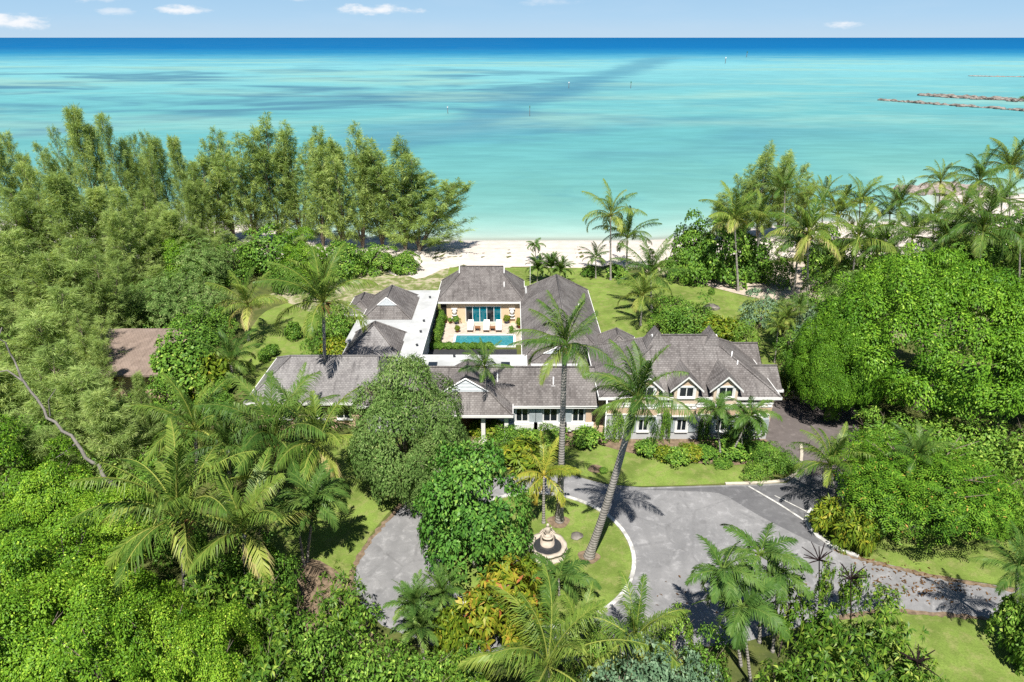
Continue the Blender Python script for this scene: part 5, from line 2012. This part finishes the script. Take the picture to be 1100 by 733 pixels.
palm('coconut', (1093, 612), (1092, 690), 44, 'palm at the right edge casting its shadow on the drive', bend=.2, r=.13)
palm('goldpalm', (620, 680), (622, 716), 46, 'short palm between the two bottom palms beside the kerb', bend=.1, r=.1)
palm('coconut', (892, 500), (900, 548), 44, 'palm with broad drooping fronds above the drive kerb on the right', bend=.2, r=.12)
palm('coconut', (984, 492), (984, 560), 36, 'palm crown poking out of the flame tree', bend=.1, r=.12)
palm('adonidia', (770, 440), (774, 491), 25, 'slender palm with thin white trunk before the dormer wing', bend=.2, r=.075)
palm('adonidia', (806, 447), (784, 492), 29, 'bushy slender palm leaning away in front of the right end of the house', bend=.3, r=.085)
palm('adonidia', (796, 458), (798, 489), 20, 'low slender palm hidden behind the bushy one at the house corner', bend=.2, r=.07)
# seaward palms
palm('coconut', (656, 232), (656, 301), 33, 'taller of the two palms standing against the sand and sea', bend=.1, r=.14, group='palms on the beach lawn')
palm('coconut', (674, 256), (673, 291), 33, 'shorter of the two palms standing against the sand and sea', bend=.1, r=.15, group='palms on the beach lawn')
palm('coconut', (699, 296), (700, 335), 40, 'dense low palm with upright fronds behind the pool wing', bend=.1, r=.15)
palm('coconut', (690, 318), (688, 350), 30, 'short palm tucked under the dense low palm behind the annex', bend=.1, r=.13)
palm('adonidia', (575, 264), (575.5, 281), 11, 'tiny palm alone on the beach edge behind the pool house', bend=.1, r=.08)
palm('coconut', (640, 277), (640, 299), 17, 'small young palm left of the two beach palms', bend=.1, r=.1)
for px, py, bx, by, l in ((578, 289, 577, 303, 'arching feather palm left in the dark clump behind the pool house'), (592, 287, 590, 304, 'arching feather palm in the middle of the clump behind the pool house'), (602, 291, 600, 305, 'arching feather palm right in the clump behind the pool house')):
    palm('areca', (px, py), (bx, by), 17, l, bend=.2, r=.07, group='feather palms clumped behind the pool house')
palm('goldpalm', (789, 236), (793, 313), 36, 'tall slender palm with white trunk before the sea grape', bend=.2, r=.15)
palm('coconut', (814, 240), (815, 303), 32, 'tall slender palm just right of the white trunked one', bend=.1, r=.14)
right = [((868, 251), (867, 328), 44, 'coconut palm with drooping yellow fronds, first in the right grove'), ((858, 262), (852, 322), 34, 'leaning palm beside the first palm of the right grove'), ((921, 258), (912, 318), 44, 'coconut palm with brown sheath over the fig tree crown'),
         ((966, 222), (964, 272), 30, 'thin trunked palm against the inlet water'), ((956, 230), (954, 268), 26, 'second thin trunked palm against the inlet water'), ((1010, 196), (1008, 236), 24, 'small palm in front of the pinkish rock point'),
         ((1052, 195), (1050, 252), 34, 'wind swept tall palm right of the rock point'), ((1085, 182), (1084, 248), 36, 'tallest palm at the right edge against the sea'), ((1055, 248), (1050, 316), 50, 'full crowned palm behind the fig tree near the right edge'),
         ((1002, 236), (1004, 290), 36, 'palm crown beneath the small palm at the rock point'), ((1020, 262), (1018, 312), 44, 'palm with spreading fronds just above the fig tree crown'), ((843, 205), (842, 262), 28, 'palm in front of the tallest right casuarina'),
         ((884, 216), (882, 272), 28, 'palm between the casuarina clump and the grove'), ((924, 218), (922, 270), 30, 'yellow green palm in the middle of the grove skyline'), ((1096, 256), (1094, 312), 44, 'palm cut by the right edge above the fig tree'),
         ((900, 232), (898, 284), 34, 'palm in the shade between two grove crowns'), ((980, 256), (978, 306), 34, 'palm leaning over the inlet behind the fig tree'), ((1034, 226), (1032, 280), 34, 'dark palm behind the full crowned one'),
         ((942, 272), (940, 318), 36, 'low palm at the left shoulder of the fig tree'), ((1076, 216), (1074, 268), 30, 'palm just below the tallest right edge palm')]
for i, (h, b, r_, l) in enumerate(right):
    palm('goldpalm' if i in (0, 13) else 'coconut', h, b, r_, l, bend=.3, r=.14, group='coconut palms of the grove on the right', coco=i < 3, skirt=i in (0, 2))
for h, b, r_, l in (((845, 342), (848, 384), 18, 'slim small palm behind the dormer wing among shrubs'), ((858, 330), (862, 382), 17, 'taller slim small palm right of the dormer wing roofs'), ((836, 352), (832, 390), 16, 'slim small palm nearest the rear roofs')):
    palm('coconut', h, b, r_, l, bend=.2, r=.08, group='slim palms behind the dormer wing')
# palms and dwarf palms around the drive
palm('robellini', (337, 540), (330, 604), 40, 'dwarf palm crown over a multi stemmed foot beside the left drive', bend=.3, r=.10)
palm('robellini', (318, 552), (327, 608), 30, 'dwarf palm stem leaning out to the left drive edge', bend=.4, r=.09)
for h, b, r_, l in (((776, 614), (796, 715), 42, 'slender palm left in the group at the lower drive'), ((816, 596), (816, 690), 44, 'slender palm at the top of the group at the lower drive'), ((797, 652), (806, 735), 50, 'dense slender palm below the group by the lower drive'), ((836, 618), (830, 700), 34, 'slender palm behind the umbrella shrubs at the lower drive')):
    palm('adonidia', h, b, r_, l, bend=.3, r=.09, group='slender palms grouped at the lower drive')
for h, b, r_, l in (((446, 652), (450, 694), 33, 'areca palm at the bottom of the left drive'), ((474, 640), (478, 676), 32, 'areca palm beside the yellow croton and left drive'), ((452, 676), (456, 708), 32, 'areca palm drooping in front of the left drive end')):
    palm('areca', h, b, r_, l, bend=.2, r=.07, group='areca palms at the bottom of the left drive')

# ---- large broadleaf trees
broad('tamarind', 438, 388, 532, 122, 'round feathery grey green tree standing before the middle wing')
broad('tamarind', 470, 468, 550, 76, 'lower half of the feathery tree group beside the dark glossy tree')
broad('maple', 510, 478, 608, 108, 'dark glossy round tree overhanging the left drive and island')
broad('maple', 484, 514, 586, 54, 'smaller dark glossy tree under the feathery tree')
broad('ficus', 988, 272, 440, 232, 'huge dense fig tree dominating the right side above the court')
broad('ficus', 1112, 284, 446, 124, 'fig tree merging into the right edge of the picture')
broad('ficus', 890, 340, 448, 96, 'rounded fig tree bulging over the garage court')
broad('poinciana', 978, 478, 566, 178, 'spreading flame tree with flat feathery sprays beside the lower drive')
broad('poinciana', 1048, 506, 574, 74, 'smaller flame tree at the shaded right verge')
broad('bush', 1098, 520, 590, 60, 'dark bush filling the shade at the right edge verge')
broad('bush', 930, 530, 576, 50, 'dark green bush under the flame tree by the kerb')
# ---- near left mass of bright broadleaf
near = [(12, 478, 570, 120, 'bright leafy tree below the dead trunk at the left edge'), (70, 488, 580, 100, 'leafy tree just below the bleached dead trunk'), (130, 530, 604, 90, 'leafy tree behind the trunk of the big near palm'), (22, 578, 680, 150, 'bright broadleaf tree at the left edge under the dark gap'),
        (92, 574, 690, 140, 'bright broadleaf tree with tiered leaves left of the big palm trunk'), (150, 604, 712, 120, 'bright broadleaf tree in front of the big palm trunk'), (60, 632, 760, 150, 'broadleaf crown in the lower left mass, second from the edge'), (-6, 640, 770, 120, 'broadleaf crown cut by the lower left corner'),
        (128, 652, 780, 130, 'broadleaf crown low in the bottom left mass'), (196, 650, 760, 110, 'broadleaf crown below the big palm foot'), (248, 668, 790, 100, 'broadleaf crown at the bottom under the pale palm')]
for cx, yt, yb, w, l in near:
    broad('almond', cx, yt + PR.uniform(-6, 14), yb, w * .86, l, 'bright broadleaf trees in the near left mass')
for cx, yt, yb, w, l, k in ((238, 602, 690, 60, 'glossy rosette shrub between the two near left palms', 'rosettebig'), (292, 612, 700, 70, 'rosette shrub right of the pale palm with dry tips', 'rosettebig'), (320, 648, 745, 74, 'rosette shrub at the bottom left of the dragon bush', 'rosettebig'),
                            (372, 620, 700, 72, 'dragon bush with narrow pale edged leaves beside the left drive', 'rosettebig'), (352, 672, 760, 80, 'low leafy shrub at the bottom below the dragon bush', 'bush'), (402, 684, 770, 90, 'bright green shrub mass at the bottom left of the areca palms', 'bush'),
                            (462, 694, 770, 84, 'bright green shrub at the bottom below the areca palms', 'bush'), (505, 690, 770, 60, 'leafy shrub left of the bottom centre palm', 'rosettebig'), (300, 690, 790, 80, 'dark rosette shrub at the bottom edge left', 'rosettebig'),
                            (280, 556, 640, 60, 'shrub in the shade under the pale upright palm', 'bush'), (240, 590, 668, 56, 'leafy shrub at the foot of the near palms', 'bush'), (305, 590, 655, 46, 'shrub left of the dwarf palm stems', 'bush')):
    broad(k, cx, yt, yb, w, l)
# ---- bottom centre and right shrubs
broad('croton', 545, 606, 668, 66, 'yellow and red croton by the island kerb near the fountain')
broad('croton', 520, 632, 696, 60, 'yellow croton in front of the areca palms')
broad('croton', 560, 640, 712, 60, 'orange tipped croton touching the bottom centre palm')
broad('yellowshrub', 566, 600, 640, 34, 'yellow green shrub left of the small dark palm')
broad('yellowshrub', 484, 652, 706, 34, 'small yellow shrub between areca and croton')
broad('greygreen', 700, 690, 780, 90, 'silver green leafy bush at the bottom centre')
broad('greygreen', 660, 700, 790, 80, 'silver green bush left of the other at the bottom')
broad('greygreen', 744, 712, 800, 60, 'low silver green bush at the bottom toward the slender palms')
broad('bush', 720, 648, 715, 56, 'green bush in front of the drive right of the yellow tipped palm')
broad('bush', 752, 680, 752, 60, 'bright green bush between silver bush and slender palms')
broad('bush', 640, 668, 728, 46, 'green bush behind the yellow tipped palm')
sch = [(836, 620, 706, 44, 'umbrella shrub with red stem beside the slender palms'), (868, 640, 714, 52, 'umbrella shrub in the middle of the lower right clump'), (898, 662, 730, 56, 'umbrella shrub under the dark flower spikes'), (940, 656, 726, 60, 'umbrella shrub at the edge of the lower right lawn'),
       (962, 690, 756, 58, 'umbrella shrub lowest on the lower right lawn'), (880, 694, 772, 64, 'umbrella shrub at the bottom of the clump'), (918, 704, 780, 66, 'umbrella shrub at the bottom edge right of centre'), (848, 690, 770, 56, 'umbrella shrub below the dense slender palm'), (822, 712, 790, 56, 'umbrella shrub at the very bottom by the palms'),
       (877, 600, 668, 24, 'small brownish umbrella shrub carrying dark flower spikes over the drive'), (906, 606, 664, 34, 'umbrella shrub leaning over the drive right of the spikes'), (946, 630, 664, 38, 'lone low umbrella shrub on the drive edge'), (982, 716, 780, 50, 'umbrella shrub with dry spikes at the bottom lawn corner')]
for cx, yt, yb, w, l in sch:
    broad('schefflera', cx, yt, yb, w, l, 'umbrella shrubs in the lower right clump')
for px, py, l in ((880, 602, 'dark dry flower spikes above the small umbrella shrub on the drive'), (914, 622, 'dark dry flower spikes right of the drive side umbrella shrub'), (985, 712, 'dark dry flower spikes at the lower right lawn')):
    b = G(px, py + 58)
    h = atY(px, py, b.y)
    t = thing('flower_spike', l, 'plant', (b.x, b.y, 0), 'dry flower spikes of the umbrella shrubs')
    rng = random.Random(px)
    mb = MB()
    top = h - Vector((b.x, b.y, 0))
    mb.tube([(0, 0, 0), (top.x, top.y, top.z)], [.04, .03], 6)
    for i in range(13):
        a, e = i * 2.4, rng.uniform(.1, 1.1)
        L = rng.uniform(.7, 1.1)
        mb.tube([top, top + Vector((math.cos(a) * math.cos(e) * L * .5, math.sin(a) * math.cos(e) * L * .5, math.sin(e) * L * .55)), top + Vector((math.cos(a) * math.cos(e) * L, math.sin(a) * math.cos(e) * L, math.sin(e) * L * .9))], [.025, .035, .02], 5)
    mb.build('spike', LM['deadspike'], t)
broad('fanbush', 884, 536, 572, 32, 'yellow green ginger clump at the kerb bend on the right')
broad('fanbush', 908, 546, 588, 34, 'golden ginger clump beside the kerb under the flame tree')
broad('fanbush', 925, 555, 594, 26, 'smaller golden ginger clump farther along the kerb')
broad('lowshrub', 1080, 640, 690, 40, 'white flowered low shrub beneath the right edge palm')
broad('lowshrub', 1098, 668, 720, 40, 'low shrub at the right edge below the palm')

# ---- planting along the house front
front = [('lowshrub', 566, 462, 478, 40, 'dark low shrub under the first shuttered window'), ('bush', 590, 456, 478, 36, 'dark bush under the second shuttered window'), ('lowshrub', 629, 458, 478, 36, 'bright rounded shrub under the third shuttered window'), ('bush', 548, 454, 482, 44, 'leafy dark bush beside the portico steps'),
         ('bush', 524, 470, 500, 44, 'glossy bush left of the entrance path foot'), ('yellowshrub', 514, 448, 468, 22, 'yellow leaved plant at the portico post'), ('yellowshrub', 530, 450, 470, 24, 'yellow leaved plant right of the portico post'), ('fanbush', 560, 474, 500, 50, 'pale green fan leaved clump before the middle wing'),
         ('lowshrub', 694, 466, 488, 26, 'bright low shrub by the leaning palm at the house corner'), ('yellowshrub', 714, 474, 492, 24, 'yellow croton in the bed left of the slender palm'), ('lowshrub', 728, 476, 496, 30, 'green shrub in the bed below the middle dormer'), ('yellowshrub', 740, 472, 492, 26, 'yellow leaved shrub below the middle lower window'),
         ('lowshrub', 756, 474, 490, 32, 'dark shrub left of the slender white palm trunk'), ('lowshrub', 776, 488, 500, 20, 'small rounded shrub at the slender palm foot'), ('lowshrub', 790, 468, 488, 44, 'broad dark shrub right of the slender palm trunk'), ('lowshrub', 812, 470, 486, 36, 'leafy shrub at the right corner of the house'),
         ('lowshrub', 648, 500, 508, 9, 'tiny shrub in a soil ring on the front lawn'), ('bush', 824, 472, 504, 34, 'bush left on the lawn corner inside the cream kerb'), ('bush', 842, 478, 506, 26, 'bush nearest the cream kerb at the court'), ('bush', 812, 490, 514, 30, 'low bush spilling over the lawn corner')]
for k, cx, yt, yb, w, l in front:
    broad(k, cx, yt + (6 if cx > 680 else 2), yb, w, l, 'shrubs planted along the house front')
# climbers on the walls
for cx, y0, w, l in ((662, 428, 24, 'dark climber covering the wall corner by the downpipe'), (714, 430, 18, 'climbing plant between the first two dormers'), (757, 440, 16, 'climbing plant between the second and third dormers'), (800, 436, 40, 'wide climber covering the wall behind the slender palms')):
    b = G(cx, 472)
    Y = 47.55
    z1 = atY(cx, y0, Y).z
    x = atY(cx, 450, Y).x
    t = place('bush', (x, Y - .1, 0), w * 48 / FPX / 2 / 2.0, z1 / 3.2, l, 'climbers on the two storey wall')

# ---- hedges round the pool court
t = thing('hedge', 'low clipped hedge with yellow flowers along the pool edge', 'hedge', (-5.4, 65.55, 0))
hm = leafy('leaves', 510, LM['shrub'], 1.0, .8, .0, 14, 9, 30, .16, .5, .2)
for i, x in enumerate(np.linspace(-3.0, 3.0, 8)):
    o = link('foliage', hm, t)
    o.location = (x, 0, 0)
    o.rotation_euler = (0, 0, i * 1.3)
    o.scale = (.55, .5, .75)
t = thing('hedge', 'tall narrow hedge between white walkway and pool terrace', 'hedge', (-8.0, 69.3, 0))
hm2 = leafy('leaves', 511, LM['shrub'], 1.0, 1.9, .0, 14, 9, 30, .18, .5, .22)
for i, y in enumerate(np.linspace(-2.8, 2.8, 8)):
    o = link('foliage', hm2, t)
    o.location = (0, y, 0)
    o.rotation_euler = (0, 0, i * 1.7)
    o.scale = (.42, .5, 1.0)


def pot(px, py, m, kind, l, s=1.0):
    c = G(px, py, .06)
    t = thing('potted_plant', l, 'potted plant', (c.x, c.y, .06), 'potted plants on the pool terrace')
    b = MB()
    b.lathe([(0, 0), (.16 * s, 0), (.27 * s, .34 * s), (.30 * s, .42 * s), (.26 * s, .42 * s), (.22 * s, .36 * s), (0, .36 * s)], 0, 0, 16)
    b.build('pot', M[m], t)
    f = link('foliage', K[kind][0], t)
    f.location = (0, 0, .3 * s)
    k_ = .42 * s / DIM[kind][0]
    f.scale = (k_, k_, k_ * 1.2)


pot(477.5, 347, 'terracotta', 'yellowshrub', 'potted yellow plant in terracotta at the left end of the terrace')
pot(484, 347.5, 'terracotta', 'lowshrub', 'low green potted plant left of the blue pot', .7)
pot(490.5, 348, 'bluepot', 'lowshrub', 'plant in a blue pot at the hedge side of the terrace')
pot(491.5, 357, 'terracotta', 'yellowshrub', 'terracotta potted plant at the left pool corner', .8)
pot(544.5, 347.5, 'bluepot', 'yellowshrub', 'plant in a blue pot right of the sliding doors')
pot(549.5, 357.5, 'terracotta', 'lowshrub', 'terracotta potted plant at the right pool corner', .8)
pot(558.5, 352.5, 'terracotta', 'yellowshrub', 'tall yellow potted plant by the right terrace wall', 1.2)

# ---- garden behind and beside the house
back = [('almond', 196, 258, 306, 62, 'bright bush behind the shed near the pale sand'), ('feathery', 224, 256, 310, 60, 'bush right of the one behind the shed, before the sand'), ('seagrape', 292, 248, 292, 62, 'domed dark green tree behind the tall palm crown'), ('seagrape', 370, 258, 296, 50, 'sea grape beside the last shore casuarina'), ('bush', 254, 262, 300, 46, 'bush left of the domed dark tree'),
        ('feathery', 190, 292, 350, 70, 'feathery light green tree just behind the shed'), ('feathery', 226, 300, 350, 60, 'feathery light green tree left of the yellowish palm'), ('feathery', 160, 300, 346, 60, 'feathery tree at the shed rear edge'), ('feathery', 130, 310, 350, 50, 'feathery tree over the left rear corner of the shed'), ('bush', 152, 326, 352, 60, 'dark bush directly behind the shed roof'),
        ('bush', 210, 334, 372, 60, 'shaded bush between shed and yellowish palm'), ('bush', 240, 326, 360, 40, 'bush at the foot of the yellowish palm'), ('seagrape', 202, 364, 422, 72, 'dense rounded bush right of the shed roof'), ('yellowshrub', 226, 378, 424, 50, 'yellow flowered shrub right of the dense rounded bush'), ('bush', 186, 402, 440, 52, 'dark green bush in front of the shed'), ('bush', 232, 410, 446, 50, 'bush below the yellow flowered shrub'),
        ('lowshrub', 316, 346, 364, 20, 'small rounded shrub alone on the side lawn'), ('bush', 362, 322, 372, 48, 'leafy bush behind the tall palm trunk'), ('bush', 345, 338, 384, 34, 'bush left of the tall palm trunk by the wing'), ('yellowshrub', 364, 362, 386, 34, 'yellow variegated shrub by the pyramid pavilion'), ('lowshrub', 292, 370, 382, 18, 'small shrub at the lower side lawn'), ('lowshrub', 284, 376, 388, 14, 'tiny shrub left of the small lawn shrub'),
        ('seagrape', 410, 266, 292, 36, 'dark bush left in the clump before the beach'), ('seagrape', 436, 270, 292, 34, 'dark bush right in the clump before the beach'), ('bush', 398, 262, 284, 34, 'bush behind the dark clump before the beach'), ('bush', 385, 272, 292, 26, 'bush at the left end of the beach lawn'), ('almond', 330, 254, 306, 50, 'bush behind the crown of the tall palm'), ('bush', 310, 276, 314, 40, 'bush left of the tall palm crown'),
        ('lowshrub', 634, 286, 296, 20, 'low hedge shrub left under the beach palms'), ('lowshrub', 662, 284, 298, 24, 'low hedge shrub between the beach palms'), ('seagrape', 742, 240, 300, 48, 'sea grape at the left of the clump by the white sand'), ('seagrape', 774, 236, 302, 60, 'big sea grape behind the white trunked palm'), ('bush', 728, 262, 302, 34, 'rounded bush at the left foot of the sea grape'),
        ('seagrape', 806, 250, 300, 44, 'sea grape right of the white trunked palm'), ('bush', 832, 262, 306, 40, 'bush between sea grape and the grove'), ('bush', 718, 318, 352, 50, 'dark bush behind the annex'), ('bush', 744, 322, 360, 50, 'bush behind the dormer wing ridge'), ('yellowshrub', 762, 338, 366, 38, 'yellow flowered shrub behind the right ridge end'), ('bush', 706, 338, 358, 30, 'green bush touching the annex roof'),
        ('yellowshrub', 782, 344, 368, 34, 'yellow leaved shrub behind the rear roofs'), ('bush', 800, 344, 376, 34, 'green bush just behind the rear roofs'), ('greygreen', 816, 312, 352, 42, 'grey green bush on the sandy lawn edge'), ('feathery', 838, 316, 372, 40, 'feathery bush among the slim palms'), ('greygreen', 866, 322, 384, 40, 'grey green bush left of the fig tree'), ('bush', 848, 356, 392, 36, 'shaded bush at the feet of the slim palms'),
        ('bush', 848, 386, 422, 40, 'bright bush right of the rear roofs'), ('yellowshrub', 838, 400, 424, 26, 'yellow shrub against the rear roof corner'), ('bush', 868, 392, 428, 36, 'bright bush behind the garden wall'), ('feathery', 900, 290, 350, 40, 'feathery bush at the left shoulder of the fig tree'), ('bush', 876, 296, 330, 36, 'bush at the foot of the grove palms'), ('bush', 930, 286, 330, 50, 'bush behind the fig tree under the grove'),
        ('bush', 1000, 282, 326, 60, 'bush under the spreading fronds of the grove'), ('bush', 1060, 282, 328, 60, 'bush under the full crowned grove palm'), ('bush', 960, 268, 312, 36, 'bush by the inlet under the thin trunked palms'), ('bush', 1096, 262, 306, 40, 'bush at the right edge under the grove'), ('bush', 900, 268, 310, 40, 'bush in the grove behind the yellow palm'), ('seagrape', 1052, 246, 290, 60, 'sea grape under the wind swept tall palm of the grove'), ('seagrape', 1090, 232, 280, 60, 'sea grape under the tallest right edge palm'), ('seagrape', 1016, 246, 284, 50, 'sea grape under the small palm at the rock point'), ('seagrape', 884, 252, 300, 50, 'sea grape behind the first palms of the grove'), ('seagrape', 936, 250, 298, 46, 'sea grape by the thin trunked inlet palms'), ('lowshrub', 764, 310, 316, 8, 'tiny yellow plant on the sea side lawn')]
for k, cx, yt, yb, w, l in back:
    broad(k, cx, yt, yb, w, l)
# understorey that closes the shade under the left wood
under = [(40, 520, 560, 90, 'shaded bush beneath the dead trunk'), (10, 420, 480, 90, 'shaded bush under the front casuarinas at the left edge'), (70, 430, 490, 90, 'shaded bush under the front casuarinas'), (120, 470, 530, 80, 'shaded bush behind the big palm crown'), (170, 480, 540, 70, 'shaded bush under the crowded palms'), (225, 440, 500, 60, 'bush between crowded palms and weathered wing'),
         (150, 430, 470, 60, 'bush in front of the shed left'), (262, 450, 500, 50, 'bush beside the left lawn under palms'), (30, 350, 400, 100, 'bush deep in the left wood'), (90, 372, 420, 60, 'bush beside the shed in the wood'), (200, 540, 600, 60, 'bush in the shade behind the pale palm')]
for cx, yt, yb, w, l in under:
    broad('bush', cx, yt, yb, w, l, 'shaded bushes under the left trees')

# two white chairs by the beach bush
for px, l in ((436.5, 'white beach chair nearer the dark bush clump'), (441, 'white beach chair facing the sand at the lawn edge')):
    c = G(px, 288)
    t = thing('beach_chair', l, 'chair', (c.x, c.y, 0), 'white beach chairs at the lawn edge')
    b = MB()
    b.box(-.32, .32, -.4, .4, .32, .40)
    b.build('seat', M['cushion'], t)
    b = MB()
    b.poly([(-.32, .38, .40), (.32, .38, .40), (.32, .75, 1.05), (-.32, .75, 1.05)])
    b.poly([(-.32, .83, 1.05), (.32, .83, 1.05), (.32, .46, .34), (-.32, .46, .34)])
    b.poly([(-.32, .75, 1.05), (.32, .75, 1.05), (.32, .83, 1.05), (-.32, .83, 1.05)])
    b.build('backrest', M['cushion'], t)
    for sx in (-.28, .28):
        for sy in (-.34, .34):
            b = MB()
            b.box(sx - .03, sx + .03, sy - .03, sy + .03, 0, .32)
            b.build('leg', M['white'], t)

for i, (u, w_) in enumerate(((.55, 5), (.7, 7), (.84, 6))):
    x = 239 + (305 - 239) * u
    y = 424 + (352 - 424) * u + 1.5
    place('bush', (x, y, -.6), 1.9, .75, f'{ORD[i]} patch of low green scrub from the sea end of the rock spit', 'scrub on the rock spit')

# fallen leaves and twigs on the drive and its edges
rng = np.random.default_rng(21)
P_ = []
for (x0, y0), (x1, y1), n_, w_ in ((G(930, 606)[:2], G(1060, 640)[:2], 130, .5), (G(940, 628)[:2], G(1010, 640)[:2], 110, .45), (G(700, 640)[:2], G(930, 640)[:2], 50, .8)):
    u = rng.uniform(0, 1, n_)
    P_.append(np.stack([x0 + (x1 - x0) * u + rng.normal(0, w_, n_), y0 + (y1 - y0) * u + rng.normal(0, w_, n_), np.full(n_, .06)], 1))
P_ = np.concatenate(P_)
n_ = len(P_)
D_ = rng.normal(0, 1, (n_, 3)) * [1, 1, .12]
V_ = leaf_quads(P_, D_, np.tile([0, 0, 1.0], (n_, 1)) + rng.normal(0, .2, (n_, 3)), rng.uniform(.12, .34, n_), rng.uniform(.04, .12, n_))
tag(link('leaf_litter', mesh_quads('leaf_litter', V_, LM['dead'], rng.uniform(0, .25, n_))), 'brown fallen leaves scattered along the drive edges', 'leaf litter', kind='stuff')

for cx, yt, yb, w, l in ((940, 446, 490, 70, 'bush in the shade beneath the left side of the fig dome'), (1000, 450, 496, 84, 'bush in the shade below the middle of the fig dome'), (1052, 448, 500, 80, 'bush between fig dome and smaller flame tree'), (1092, 456, 520, 76, 'bush in deep shade at the right edge below the fig')):
    broad('bush', cx, yt, yb, w, l, 'shaded bushes under the fig trees')
broad('bush', 1078, 512, 566, 60, 'bush between the smaller flame tree and the right edge')
